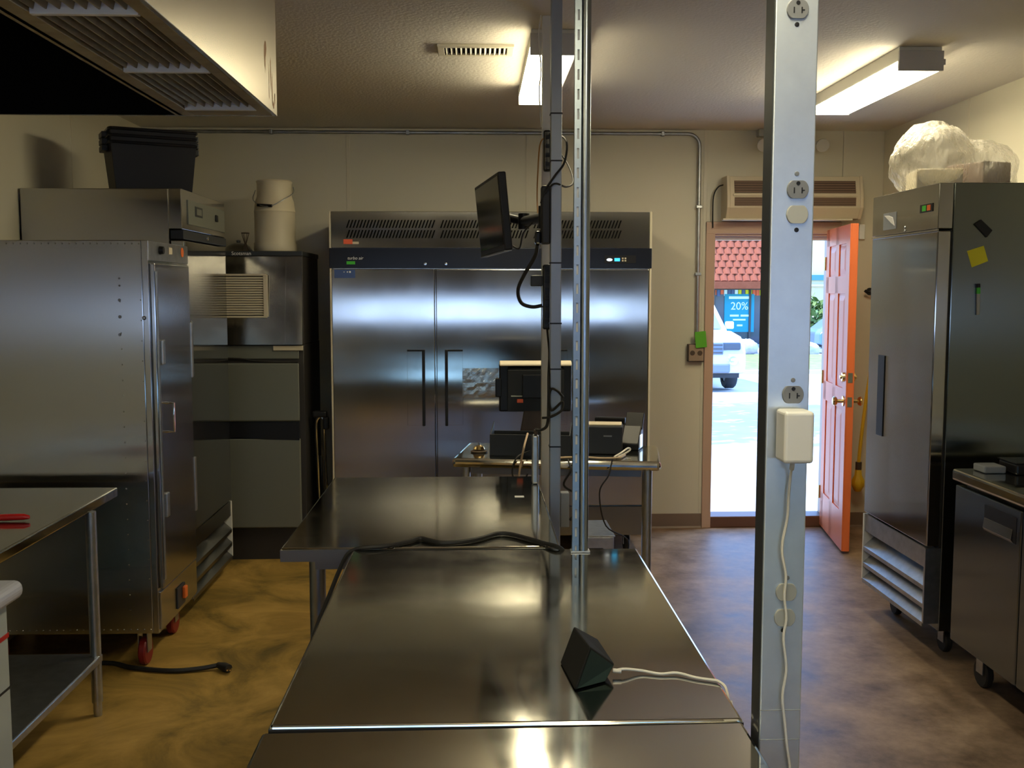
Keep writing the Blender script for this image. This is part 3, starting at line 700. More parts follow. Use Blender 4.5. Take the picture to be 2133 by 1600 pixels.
wf = thing('wire_funnel', 'small upright wire rack between the pot lid and the bucket', 'rack', (-1.405, 6.40, 1.8725))
for i in range(6):
    a = i * math.pi / 3; c, s_ = math.cos(a), math.sin(a)
    M().tube([(-1.405 + 0.018 * c, 6.40 + 0.018 * s_, 1.8725), (-1.405 + 0.005 * c, 6.40 + 0.005 * s_, 1.925), (-1.405 + 0.024 * c, 6.40 + 0.024 * s_, 1.99)], 0.0018, 5).build('wire', 'brown_plastic', wf)
M().lathe([(0.023, 0.113), (0.026, 0.1155), (0.023, 0.118), (0.020, 0.1155), (0.023, 0.113)], (-1.405, 6.40, 1.8725), 16).build('ring', 'brown_plastic', wf)
# folded cart in the gap beside the ice machine
ht = thing('folding_cart', 'folded black and chrome hand cart between the ice machine and the wide refrigerator', 'cart', (-0.955, 6.4, 0))
M().tube([(-0.985, 6.44, 0.13), (-0.982, 6.36, 0.55), (-0.984, 6.33, 0.80), (-0.970, 6.32, 0.86), (-0.945, 6.32, 0.86), (-0.938, 6.33, 0.80), (-0.936, 6.36, 0.55), (-0.93, 6.44, 0.13)], 0.009, 8, spline=4).build('frame', 'chrome', ht)
M().box(-1.005, -0.915, 6.295, 6.345, 0.865, 0.905, b=0.012).build('grip', 'black_plastic', ht)
M().box(-0.94, -0.905, 6.30, 6.35, 0.79, 0.87, b=0.01).build('latch', 'black_plastic', ht)
M().tube([(-0.962, 6.36, 0.62), (-0.960, 6.40, 0.3)], 0.007, 8).build('brace', 'black_plastic', ht)
M().box(-1.0, -0.915, 6.30, 6.44, 0.0, 0.012, b=0.003).build('toe_plate', 'black_plastic', ht)
for x in (-1.002, -0.912): M().lathe([(0, -0.01), (0.06, -0.01), (0.065, 0), (0.06, 0.01), (0, 0.01)], (x, 6.45, 0.066), 16, Matrix.Rotation(math.pi / 2, 4, 'Y')).build('wheel', 'black_rubber', ht)

# ================================================================== left upright refrigerator, bins on top
lf = thing('refrigerator', 'tall single-door stainless refrigerator with black bins on top, behind the aluminium cabinet', 'refrigerator', (-1.8, 5.5, 0))
LX0, LXF, LY0, LY1 = -2.19, -1.42, 5.10, 5.955
M().box(LX0, LXF - 0.065, LY0, LY1, 0.12, 2.13, b=0.004).build('cabinet', 'steel', lf)
hp = M().box(LXF - 0.066, LXF - 0.002, LY0 - 0.001, LY1, 1.935, 2.131, b=0.004).build('header_panel', 'steel', lf)
M().box(LXF - 0.003, LXF + 0.003, LY0 + 0.10, LY1 - 0.02, 1.965, 2.085, b=0.001).build('control_plate', 'bin_grey', hp)
M().box(LXF + 0.003, LXF + 0.005, 5.32, 5.46, 2.012, 2.062).build('thermometer', 'dark_grey', hp)
M().box(LXF + 0.005, LXF + 0.006, 5.345, 5.44, 2.022, 2.052).build('thermometer_face', 'bin_grey', hp)
M().box(LXF + 0.003, LXF + 0.012, 5.72, 5.76, 2.012, 2.048, b=0.003).build('switch', 'black_plastic', hp)
M().box(LXF - 0.06, LXF + 0.004, LY0 + 0.002, LY1, 1.888, 1.932, b=0.003).build('lock_bar', 'dark_grey', lf)
M().lathe([(0, 0), (0.01, 0), (0.009, 0.006), (0, 0.007)], (LXF + 0.004, 5.54, 1.912), 12, Matrix.Rotation(math.pi / 2, 4, 'Y')).build('lock', 'chrome', lf)
ldr = M().box(LXF - 0.06, LXF, LY0 + 0.004, LY1 - 0.003, 0.435, 1.882, b=0.005).build('door', 'steel', lf)
M().box(LXF - 0.004, LXF + 0.006, LY0 + 0.002, LY0 + 0.03, 0.44, 1.878, b=0.004).build('door_edge_pull', 'chrome', ldr, label='bright full-height pull along the door edge')
for z in (1.48, 1.40): M().lathe([(0, 0), (0.012, 0), (0.01, 0.01), (0, 0.012)], (LXF + 0.006, 5.15, z), 10, Matrix.Rotation(math.pi / 2, 4, 'Y')).build('bolt', 'chrome', ldr)
def louvre_grille(parent, xf, y0, y1, z0, z1, facing, m_slat, m_frame):
    """kick grille on the plane x = xf; facing = +1 opens toward +X, -1 toward -X"""
    s = facing; d = 0.07
    h = (z1 - z0)
    g_ = M()
    g_.box(min(xf, xf - s * d), max(xf, xf - s * d), y0, y0 + 0.014, z0, z1)
    gf = g_.build('grille', m_frame, parent)
    M().box(min(xf, xf - s * d), max(xf, xf - s * d), y1 - 0.014, y1, z0, z1).build('end_plate', 'white_paint', gf, label='pale end plate showing as triangles between the louvres')
    M().box(min(xf - s * 0.005, xf - s * 0.012), max(xf - s * 0.005, xf - s * 0.012), y0 + 0.014, y1 - 0.014, z1 - h * 0.26, z1).build('top_rail', m_slat, gf)
    for k in range(3):
        zz = z1 - h * (0.38 + 0.245 * k)
        zt, zbm = zz + h * 0.02, zz - h * 0.135
        M().prism([(xf - s * 0.062, zt), (xf - s * 0.058, zt + 0.006), (xf, zbm + 0.006), (xf, zbm - 0.014), (xf - s * 0.004, zbm - 0.014), (xf - s * 0.004, zbm)], 'Y', y0 + 0.014, y1 - 0.014).build('louvre', m_slat, gf)
    return gf
louvre_grille(lf, LXF, LY0, LY1, 0.10, 0.425, 1, 'steel_dark', 'galvanised')
for x in (LX0 + 0.12, LXF - 0.18):
    for y in (LY0 + 0.1, LY1 - 0.1): caster(lf, x, y, 0.12)
def storage_bin(z, label):
    t = thing('storage_bin', label, 'bin', (-1.665, 5.42, z), group='black bins stacked on the tall refrigerator', local=True, rz=math.radians(26))
    w, d, h = 0.365, 0.25, 0.235
    m = M(); wt, dt = w + 0.045, d + 0.045
    A = [(-w / 2, -d / 2, 0), (w / 2, -d / 2, 0), (w / 2, d / 2, 0), (-w / 2, d / 2, 0)]
    B = [(-wt / 2, -dt / 2, h), (wt / 2, -dt / 2, h), (wt / 2, dt / 2, h), (-wt / 2, dt / 2, h)]
    k = 0.004
    Ai = [(x * (1 - 2 * k / w), y * (1 - 2 * k / d), k) for x, y, z_ in A]; Bi = [(x - math.copysign(k, x), y - math.copysign(k, y), h) for x, y, z_ in B]
    m.faces(A + B + Bi + Ai, [(3, 2, 1, 0)] + [(i, (i + 1) % 4, 4 + (i + 1) % 4, 4 + i) for i in range(4)] + [(4 + i, 4 + (i + 1) % 4, 8 + (i + 1) % 4, 8 + i) for i in range(4)] + [(8 + i, 8 + (i + 1) % 4, 12 + (i + 1) % 4, 12 + i) for i in range(4)] + [(12, 13, 14, 15)])
    m._bevel([v for v in m.bm.verts], 0.0018, 1)
    m.build('tub', 'black_plastic', t)
    r = M(); a, b = wt / 2 + 0.004, dt / 2 + 0.004
    r.tube([(-a, -b + 0.02, h), (-a + 0.006, -b + 0.006, h), (-a + 0.02, -b, h), (a - 0.02, -b, h), (a - 0.006, -b + 0.006, h), (a, -b + 0.02, h), (a, b - 0.02, h), (a - 0.02, b, h), (-a + 0.02, b, h), (-a, b - 0.02, h), (-a, -b + 0.02, h)], 0.008, 8)
    r.build('rim', 'black_gloss', t)
    for s_ in (-1, 1):
        M().box(s_ * (a + 0.012) - 0.014, s_ * (a + 0.012) + 0.014, -0.06, 0.06, h - 0.035, h - 0.006, b=0.004, mtx=None).build('handle', 'dark_grey', t)
    return t
storage_bin(2.1315, 'black plastic bin on the tall refrigerator, bottom of the nested stack')
storage_bin(2.1315 + 0.033, 'black plastic bin on the tall refrigerator, middle of the nested stack')
storage_bin(2.1315 + 0.066, 'black plastic bin on the tall refrigerator, top of the nested stack')

# ================================================================== aluminium holding cabinet
hc = thing('holding_cabinet', 'riveted aluminium holding cabinet on red casters at the left', 'cabinet', (-1.78, 4.67, 0))
CX0, CXF, CY0, CY1, CZ0, CZ1 = -2.19, -1.36, 4.373, 4.965, 0.17, 1.848
sp = M().box(CX0, CXF - 0.03, CY0, CY1, CZ0, CZ1, b=0.004).build('body', 'aluminium', hc)
rv = M()
for i in range(28): rv.ball((CX0 + 0.02 + i * 0.0285, CY0, CZ1 - 0.014), 0.0038, (1, 0.6, 1), 8, 5)
for i in range(28): rv.ball((CX0 + 0.02 + i * 0.0285, CY0, CZ0 + 0.018), 0.0038, (1, 0.6, 1), 8, 5)
for i in range(22): rv.ball((-1.485, CY0, 1.66 - i * 0.066), 0.0035, (1, 0.6, 1), 8, 5)
for i in range(16): rv.ball((-1.40, CY0, 1.60 - i * 0.085), 0.003, (1, 0.6, 1), 8, 5)
rv.build('rivets', 'aluminium', sp, kind='stuff')
dn = M()
for (x, z, r_) in ((-1.487, 1.53, 0.007), (-1.487, 1.60, 0.006), (-1.387, 1.525, 0.009), (-1.49, 1.455, 0.006), (-1.485, 1.66, 0.004), (-1.485, 1.69, 0.004)):
    dn.lathe([(0, -0.002), (r_ * 0.5, 0.0005), (r_, 0.0012)], (x, CY0 - 0.0008, z), 12, Matrix.Rotation(math.pi / 2, 4, 'X'))
dn.build('dents', 'steel_dark', sp, kind='stuff')
M().box(CXF - 0.03, CXF - 0.006, CY0, CY1, CZ0, CZ1, b=0.002).build('front_frame', 'aluminium', hc)
ctop = M().box(CXF - 0.008, CXF - 0.002, CY0 + 0.004, CY1, 1.765, 1.846, b=0.001).build('control_strip', 'galvanised', hc)
M().lathe([(0, 0), (0.018, 0), (0.016, 0.018), (0, 0.02)], (CXF - 0.002, 4.53, 1.812), 14, Matrix.Rotation(math.pi / 2, 4, 'Y')).build('dial', 'black_plastic', ctop)
M().box(CXF - 0.002, CXF, 4.66, 4.71, 1.80, 1.83).build('rating_label', 'cream_print', ctop)
M().lathe([(0, 0), (0.022, 0), (0.022, 0.002), (0, 0.002)], (CXF - 0.002, 4.87, 1.815), 16, Matrix.Rotation(math.pi / 2, 4, 'Y')).build('orange_sticker', 'orange_plastic', ctop, label='round orange sticker')
cdr = M().box(CXF - 0.006, CXF + 0.016, CY0 + 0.02, CY1 - 0.05, 0.36, 1.755, b=0.006).build('door', 'aluminium', hc)
M().box(CXF + 0.016, CXF + 0.020, CY0 + 0.022, CY0 + 0.045, 0.40, 1.72, b=0.001).build('door_channel', 'galvanised', cdr)
for z in (1.40, 0.74):
    M().box(CXF + 0.014, CXF + 0.030, CY0 + 0.055, CY0 + 0.095, z - 0.075, z + 0.03, b=0.004).build('latch', 'galvanised', cdr)
M().tube([(CXF + 0.016, 4.49, 1.155), (CXF + 0.05, 4.49, 1.155), (CXF + 0.05, 4.49, 1.03), (CXF + 0.016, 4.49, 1.03)], 0.006, 8).build('handle', 'chrome', cdr, label='bright wire pull handle')
for z in (0.72, 1.36): M().box(CXF + 0.0, CXF + 0.022, CY1 - 0.058, CY1 - 0.03, z - 0.13, z + 0.13, b=0.004).build('hinge', 'galvanised', hc)
bp_ = M().box(CXF - 0.007, CXF + 0.004, CY0 + 0.01, CY1 - 0.02, 0.185, 0.35, b=0.003).build('base_panel', 'aluminium', hc)
M().box(CXF + 0.004, CXF + 0.012, 4.60, 4.72, 0.205, 0.30, b=0.003).build('switch_plate', 'dark_grey', bp_)
M().box(CXF + 0.012, CXF + 0.028, 4.665, 4.705, 0.235, 0.29, b=0.005).build('switch', 'orange_plastic', bp_, label='orange rocker switch')
for x in (CX0 + 0.1, CXF - 0.10):
    for y in (CY0 + 0.09, CY1 - 0.09): caster(hc, x, y, 0.17, 'red_wheel', 0.062)

# ================================================================== left work table and what is around it
work_table('work_table', 'steel work table at the far left with a red-handled utensil on top', -2.19, -1.464, 2.985, 4.21, 0.84, inset=0.005, inset_y=(0.05, 0.29), shelf=0.24, th=0.038, top='table_steel', edge_reflection=False)
# the leg seen in the picture stands a little inside the far corner
ut = thing('spatula', 'red-handled kitchen spatula lying on the left work table', 'spatula', (-1.72, 3.58, 0.8415))
M().tube([(-1.556, 3.592, 0.8535), (-1.575, 3.591, 0.8555), (-1.64, 3.588, 0.8545), (-1.72, 3.584, 0.853)], 0.011, 10, radii=[0.006, 0.011, 0.012, 0.009]).build('handle', 'red_plastic', ut)
M().box(-1.95, -1.72, 3.545, 3.62, 0.8425, 0.8445).build('blade', 'dish_silver', ut)
fz = thing('chest_freezer', 'pale appliance with a rounded lip and red stripe in the bottom left corner', 'appliance', (-1.75, 2.6, 0))
M().box(-2.17, -1.338, 2.30, 2.925, 0.03, 0.76, b=0.012).build('body', 'freezer_white', fz)
M().box(-2.19, -1.300, 2.27, 2.955, 0.76, 0.815, b=0.024, seg=4).build('lid', 'freezer_lip', fz)
M().box(-1.3385, -1.336, 2.32, 2.918, 0.655, 0.668).build('red_stripe', 'red_plastic', fz)
M().box(-1.3385, -1.3365, 2.32, 2.92, 0.505, 0.512).build('panel_joint', 'black_rubber', fz)
M().box(-2.15, -1.36, 2.32, 2.90, 0.0, 0.03).build('plinth', 'black_plastic', fz)
tb = thing('storage_tub', 'dark teal tub on the lower shelf under the left work table', 'tub', (-1.80, 3.45, 0.2415))
M().lathe([(0, 0), (0.13, 0), (0.16, 0.42), (0.168, 0.43), (0.155, 0.43), (0.125, 0.01), (0, 0.01)], (-1.80, 3.45, 0.2415), 24).build('body', 'teal_plastic', tb)
M().lathe([(0.158, 0.40), (0.172, 0.405), (0.172, 0.435), (0.155, 0.437)], (-1.80, 3.45, 0.2415), 24).build('rim', 'teal_plastic', tb)
fc = thing('floor_cable', 'black power cord with its plug lying on the floor below the aluminium cabinet', 'cord', (-1.35, 4.4, 0.0))
M().tube([(-1.95, 4.42, 0.012), (-1.634, 4.46, 0.012), (-1.50, 4.40, 0.012), (-1.32, 4.355, 0.012), (-1.20, 4.37, 0.014), (-1.12, 4.395, 0.020)], 0.0105, 8, spline=5).build('cable', 'black_rubber', fc)
M().tube([(-1.125, 4.395, 0.020), (-1.09, 4.37, 0.020), (-1.068, 4.35, 0.020)], 0.018, 10, radii=[0.013, 0.02, 0.018]).build('plug', 'black_rubber', fc)
for d_ in (-0.006, 0.006): M().box(-1.066 + d_, -1.060 + d_, 4.325, 4.350, 0.018, 0.024).build('prong', 'brass', fc)

# ================================================================== work tables down the middle
TZ = 0.91
tA = work_table('work_table', 'nearest steel work table, its edge cut off by the bottom of the picture', -0.353, 0.458, 0.46, 1.682, TZ - 0.004, inset=0.07)
tA.rotation_euler[1] = -0.008
tB = work_table('work_table', 'middle steel work table carrying the black wedge speaker and slotted post', -0.351, 0.454, 1.690, 2.868, TZ, inset=0.07)
tC = work_table('work_table', 'far steel work table set to the left, with the black cord across its front', -0.558, 0.238, 2.897, 4.02, TZ, inset=0.09, leg_r=0.024)
for o in list(tC.children):
    if o.name.startswith('leg'): o.data.materials.clear(); o.data.materials.append(MATS['steel_dark'])
pos = work_table('work_table', 'smaller steel table with rounded edge carrying the till screen and black boxes', -0.085, 0.885, 4.70, 5.21, 0.86, inset=0.06, shelf=None, th=0.045, bull=0.018, edge_reflection=False, rz=math.radians(-8.5))
# paper label on the far table
lb = M().box(0.135, 0.168, 3.60, 3.625, TZ + 0.0003, TZ + 0.0011).build('paper_label', 'print_white')
tag(lb, 'tiny torn white label on the far work table', 'label')

# ================================================================== posts
sp2 = thing('slotted_post', 'slotted steel channel with a round pipe standing on the middle work table', 'post', (0.291, 2.835, TZ + 0.0005))
PZ0, PZ1, PY = TZ + 0.0005, ZC - 0.001, 2.835
ch = M().box(0.2665, 0.2685, PY - 0.012, PY + 0.012, PZ0, PZ1).box(0.2685, 0.2845, PY + 0.010, PY + 0.012, PZ0, PZ1)
ch.box(0.2685, 0.2735, PY - 0.012, PY - 0.010, PZ0, PZ1); ch.box(0.2790, 0.2845, PY - 0.012, PY - 0.010, PZ0, PZ1)
i = 0
while PZ0 + 0.02 + i * 0.052 < PZ1 - 0.03:
    z = PZ0 + 0.02 + i * 0.052
    ch.box(0.2735, 0.2790, PY - 0.012, PY - 0.010, z, z + 0.024); i += 1
chn = ch.build('channel', 'post_channel', sp2)
M().box(0.2720, 0.2805, PY - 0.006, PY - 0.004, PZ0, PZ1).build('slot_light', 'white_paint', chn)  # white strip stands in for light showing through the slots
M().cyl((0.298, PY, PZ0), (0.298, PY, PZ1), 0.0135, 20).build('pipe', 'post_pipe', sp2)
M().box(0.262, 0.316, PY - 0.016, PY + 0.016, PZ0, PZ0 + 0.004, b=0.001).build('foot_plate', 'galvanised', sp2)
gp = thing('grey_post', 'square grey steel post beside the far work table, floor to ceiling', 'post', (0.278, 3.62, 0))
M().box(0.2585, 0.2965, 3.60, 3.64, 0.004, ZC - 0.001, b=0.003).build('tube', 'post_grey', gp)
M().box(0.245, 0.31, 3.585, 3.655, 0.0, 0.004).build('base_plate', 'post_grey', gp)
gb = M().box(0.297, 0.328, 3.60, 3.64, 0.80, 0.925, b=0.003).build('junction_box', 'grey_plastic', gp)
for z in (2.245, 2.085, 1.735, 1.525, 1.365, 1.09):
    M().box(0.2565, 0.2985, 3.598, 3.642, z - 0.0025, z + 0.0025).build('cable_tie', 'black_plastic', gp)
wp = thing('white_pole', 'pale square service pole behind the far work table, floor to ceiling', 'pole', (0.28, 4.155, 0))
M().box(0.2625, 0.2975, 4.135, 4.175, 0.003, ZC - 0.001, b=0.002).build('duct', 'post_white', wp)
M().box(0.245, 0.315, 4.12, 4.19, 0.0, 0.003).build('base_plate', 'post_white', wp)
M().tube([(0.255, 4.13, ZC - 0.002), (0.247, 4.125, 2.62), (0.257, 4.13, 2.5), (0.250, 4.13, 2.42), (0.258, 4.132, 2.28)], 0.003, 6, spline=4).build('feed_wire', 'white_wire', wp)

# ---------------- power strips, monitor and its arm
def power_strip(name, label, x, y, z0, z1, w, m, outlets=5):
    t = thing(name, label, 'power strip', (x, y, z0))
    M().box(x - w / 2, x + w / 2, y - 0.018, y + 0.018, z0, z1, b=0.008, seg=3).build('case', m, t)
    for i in range(outlets):
        z = z0 + (z1 - z0) * (i + 0.8) / (outlets + 0.6)
        M().box(x - w * 0.28, x + w * 0.28, y - 0.0195, y - 0.018, z - 0.008, z + 0.008).build('socket', 'black_plastic', t)
    return t
p1 = power_strip('power_strip', 'upper black power strip tied high on the pale pole above the monitor', 0.281, 4.114, 2.105, 2.265, 0.030, 'black_gloss', 4)
p2 = power_strip('power_strip', 'lower black power strip tied between the pale pole and grey post below the monitor', 0.262, 3.80, 1.497, 1.735, 0.036, 'black_gloss', 5)
p3 = power_strip('power_strip', 'silver power strip standing upright at the back corner of the far work table', 0.2215, 3.86, TZ + 0.0005, 1.098, 0.026, 'galvanised', 0)
M().box(0.216, 0.229, 3.84, 3.87, 1.098, 1.118, b=0.004).build('cord_end', 'brown_plastic', p3)
mo = thing('monitor', 'flat black monitor facing the left aisle, held out from the post on an arm', 'monitor', (0.1, 4.1, 1.8))
# corners from the picture: near edge at Y 3.86, far edge at Y 4.40
nt_, nb_ = atY(1036, 359, 3.86), atY(1054, 524, 3.86)
ft_, fb_ = atY(989, 389, 4.38), atY(1001, 533, 4.38)
ctr = (nt_ + nb_ + ft_ + fb_) / 4
ud = ((nt_ + ft_) - (nb_ + fb_)); hgt = ud.length / 2; ud.normalize()
wd = ((nt_ + nb_) - (ft_ + fb_)); wid = wd.length / 2; wd = (wd - ud * wd.dot(ud)).normalized()
nd = ud.cross(wd).normalized()
if nd.x > 0: nd = -nd
MM = Matrix((( wd.x, nd.x, ud.x, ctr.x), (wd.y, nd.y, ud.y, ctr.y), (wd.z, nd.z, ud.z, ctr.z), (0, 0, 0, 1)))
case = M().box(-wid / 2, wid / 2, -0.030, 0.0, -hgt / 2, hgt / 2, b=0.005, mtx=MM).build('case', 'black_plastic', mo)
M().box(-wid / 2 + 0.014, wid / 2 - 0.014, 0.0, 0.0012, -hgt / 2 + 0.022, hgt / 2 - 0.014, mtx=MM).build('screen', 'screen_black', mo)
M().box(-0.05, 0.05, -0.042, -0.030, -0.05, 0.05, b=0.003, mtx=MM).build('mount_plate', 'black_plastic', mo)
M().box(-wid / 2 + 0.005, wid / 2 - 0.005, -0.026, 0.004, -hgt / 2 - 0.004, -hgt / 2, mtx=MM).build('bottom_trim', 'grey_plastic', mo)
back = MM @ Vector((0.0, -0.045, 0.0))
ar = thing('swing_arm_bracket', 'black swing arm clamped to the grey post behind the monitor', 'bracket', (0.25, 3.75, 1.85))
M().tube([back, Vector((0.185, 4.02, 1.905))], 0.016, 10).build('front_link', 'black_plastic', ar)
M().tube([Vector((0.185, 4.02, 1.905)), Vector((0.243, 3.72, 1.90))], 0.019, 10).build('rear_link', 'black_plastic', ar)
M().cyl((0.185, 4.02, 1.875), (0.185, 4.02, 1.935), 0.022, 12).build('elbow_joint', 'black_plastic', ar)
M().box(0.226, 0.2582, 3.59, 3.65, 1.80, 2.0, b=0.006).build('clamp', 'black_plastic', ar)
M().cyl((0.243, 3.72, 1.86), (0.243, 3.72, 1.94), 0.020, 12).build('shoulder_joint', 'black_plastic', ar)
M().box(0.205, 0.2255, 3.60, 3.645, 1.80, 1.845, b=0.006).build('power_brick', 'black_gloss', ar)

def cable(name, label, pts, r, m, group=None, k=6):
    o = M().tube(pts, r, 7, spline=k).build(name, m)
    return tag(o, label, 'cable', group)
cable('cable', 'thin black cable looping down from the upper power strip to the monitor arm', [(0.296, 4.10, 2.22), (0.345, 3.95, 2.12), (0.350, 3.75, 2.03), (0.315, 3.64, 2.00), (0.27, 3.582, 2.005), (0.235, 3.58, 1.97)], 0.0035, 'black_rubber')
cable('cable', 'thin black cable crossing the grey post down to the monitor arm clamp', [(0.29, 4.09, 2.25), (0.318, 3.70, 2.17), (0.305, 3.585, 2.08), (0.270, 3.58, 2.03), (0.240, 3.585, 1.985), (0.225, 3.60, 1.94)], 0.004, 'black_rubber')
cable('cable', 'thin amber wire hanging left of the pale pole above the monitor arm', [(0.277, 4.108, 2.24), (0.252, 4.10, 2.21), (0.243, 4.09, 2.10), (0.238, 4.05, 2.0), (0.235, 3.95, 1.93)], 0.0028, 'amber_wire')
cable('cable', 'thin black cable curving from the monitor bottom to its arm', [tuple(MM @ Vector((wid / 2 - 0.08, -0.032, -hgt / 2 + 0.03))), (0.16, 3.86, 1.795), (0.175, 3.86, 1.85), (0.205, 3.80, 1.885)], 0.0035, 'black_rubber')
cable('cable', 'thick black cord looping from the power brick into the lower power strip', [(0.215, 3.62, 1.80), (0.208, 3.66, 1.76), (0.170, 3.72, 1.69), (0.152, 3.76, 1.64), (0.165, 3.79, 1.595), (0.205, 3.80, 1.58), (0.243, 3.80, 1.585)], 0.007, 'black_rubber')
pg = M().box(0.200, 0.243, 3.785, 3.82, 1.655, 1.695, b=0.004).build('plug_adapter', 'dark_grey')
tag(pg, 'small dark grey plug adapter on the left side of the lower power strip', 'plug')
cable('cable', 'black cord running down beside the grey post to the silver power strip', [(0.262, 3.79, 1.50), (0.262, 3.68, 1.42), (0.254, 3.60, 1.34), (0.253, 3.59, 1.25), (0.249, 3.60, 1.17), (0.236, 3.75, 1.13), (0.224, 3.86, 1.117)], 0.0055, 'black_rubber')
cable('cable', 'black cord looped around the grey post at till-screen height', [(0.230, 3.585, 1.195), (0.262, 3.578, 1.20), (0.300, 3.59, 1.222), (0.302, 3.60, 1.25), (0.262, 3.578, 1.222), (0.253, 3.575, 1.27), (0.262, 3.575, 1.298), (0.285, 3.585, 1.288), (0.305, 3.605, 1.265)], 0.0045, 'black_rubber')

# ================================================================== outlet pole in front
PX0, PX1, PYF, PYB = 0.4625, 0.530, 1.62, 1.668
pp = thing('outlet_pole', 'silver service pole with outlets running floor to ceiling beside the near tables', 'pole', (0.496, 1.644, 0))
M().box(PX0, PX1, PYF, PYB, 0.0, ZC - 0.001, b=0.002).build('duct', 'pole_metal', pp)
M().box(PX0 - 0.0012, PX0, PYF + 0.003, PYB, 0.0, ZC - 0.001).build('side_shade', 'dark_grey', pp, label='side of the pole with its shade put into a dark colour')  # dark sheet paints the shade on the left side of the pole
def round_outlet(px, py, slots, m):
    c = atY(px, py, PYF); r = 0.0172; n = 28; pl = []
    for i in range(n):
        a = 2 * math.pi * i / n
        pl.append((c.x + r * math.cos(a), c.z + max(-0.0138, min(0.0138, r * math.sin(a)))))
    o = M().prism(pl, 'Y', PYF - 0.004, PYF + 0.001, b=0.0012).build('receptacle' if slots else 'blank_cover', m, pp)
    if slots:
        y = PYF - 0.0042
        M().box(c.x - 0.0070, c.x - 0.0052, y - 0.0004, y + 0.001, c.z - 0.006, c.z + 0.003).build('slot', 'black_plastic', o)
        M().box(c.x + 0.0052, c.x + 0.0070, y - 0.0004, y + 0.001, c.z - 0.006, c.z + 0.003).box(c.x + 0.0070, c.x + 0.0105, y - 0.0004, y + 0.001, c.z - 0.0022, c.z - 0.0007).build('slot', 'black_plastic', o)
        M().lathe([(0, 0), (0.0032, 0), (0.0032, 0.0014), (0, 0.0014)], (c.x, y + 0.001, c.z + 0.0095), 10, Matrix.Rotation(math.pi / 2, 4, 'X')).build('ground_hole', 'black_plastic', o)
def screw(px, py, m):
    c = atY(px, py, PYF)
    M().lathe([(0, 0), (0.0038, 0), (0.0034, 0.0015), (0, 0.002)], (c.x, PYF, c.z), 12, Matrix.Rotation(math.pi / 2, 4, 'X')).build('screw', m, pp)
for a in ((1661, 20), (1661, 395), (1651, 822)): round_outlet(*a, True, 'outlet_grey')
for a in ((1660, 447), (1637, 1233), (1634, 1286)): round_outlet(*a, False, 'cover_grey')
round_outlet(1651, 874, True, 'outlet_grey')
for a in ((1660, 51), (1659, 479), (1631, 1313)): screw(*a, 'black_plastic')
for a in ((1660, 362), (1652, 792), (1640, 1204)): screw(*a, 'outlet_grey')
for z in (0.955, 0.905): M().box(PX0 + 0.001, PX1 - 0.001, PYF - 0.0006, PYF + 0.001, z - 0.0006, z + 0.0006).build('tape_line', 'cover_grey', pp)
pa = thing('power_adapter', 'white plug-in power adapter on the silver outlet pole', 'adapter', (0.497, 1.59, 1.37))
M().box(0.4755, 0.5225, PYF - 0.055, PYF - 0.0046, 1.372, 1.4535, b=0.0055, seg=3).build('body', 'white_plastic', pa)
wpts = [(1651, 968), (1647, 990), (1643, 1030), (1640, 1080), (1630, 1130), (1630, 1160), (1637, 1200), (1634, 1245), (1638, 1290), (1632, 1330), (1638, 1395), (1630, 1450), (1634, 1500), (1640, 1560), (1646, 1610)]
cpts = [atY(x, y, PYF - 0.0095) for x, y in wpts]; cpts[0] = atY(1651, 968, PYF - 0.028)
cpts += [Vector((cpts[-1].x + 0.004, PYF - 0.02, 0.75)), Vector((cpts[-1].x, PYF - 0.03, 0.62)), Vector((0.475, PYF - 0.02, 0.50)), Vector((0.47, 1.66, 0.60)), Vector((0.4645, 1.75, 0.82)), Vector((0.468, 1.83, 0.885))]
M().tube(cpts, 0.0022, 6, spline=4).build('cord', 'white_wire', pa)
M().cyl(atY(1651, 962, PYF - 0.028), atY(1649, 978, PYF - 0.024), 0.004, 8).build('strain_relief', 'white_wire', pa)

# ================================================================== wedge speaker and black cord on the tables
A = atZ(1196, 1440, TZ); B = atZ(1262, 1422, TZ); Ef = atZ(1166, 1382, TZ)
ux = Vector((B.x - A.x, B.y - A.y, 0)).normalized(); uy = Vector((-ux.y, ux.x, 0))
wl_ = Vector((B.x - A.x, B.y - A.y, 0)).length
axis = (Vector((Ef.x - A.x, Ef.y - A.y, 0)))
D0 = TZ + 0.0008
ws = thing('wedge_speaker', 'black wedge-shaped tabletop speaker on the middle work table', 'speaker', (A.x + 0.04, A.y + 0.06, D0))
Cpt = atY(1281, 1384, 1.895); Dpt = atY(1229, 1347, 1.848); Fpt = atY(1195, 1304, 1.848 + axis.y)
ring1 = [Vector((A.x, A.y, D0)), Vector((B.x, B.y, D0)), Cpt, Dpt]
ring2 = [p + axis for p in ring1]; ring2[3] = Fpt
w_ = M(); w_.faces(ring1 + ring2, [(0, 1, 2, 3), (7, 6, 5, 4), (0, 4, 5, 1), (1, 5, 6, 2), (2, 6, 7, 3), (3, 7, 4, 0)])
w_._bevel(list(w_.bm.verts), 0.004, 2)
w_.build('body', 'speaker_cloth', ws)
cc = (ring1[0] + ring1[1] + ring1[2] + ring1[3]) / 4; en = (ring1[1] - ring1[0]).cross(ring1[3] - ring1[0]).normalized()
if en.y > 0: en = -en
M().faces([cc + (p - cc) * 0.88 + en * 0.0012 for p in ring1], [(0, 1, 2, 3)]).build('end_face', 'speaker_face', ws, label='dark green end face')
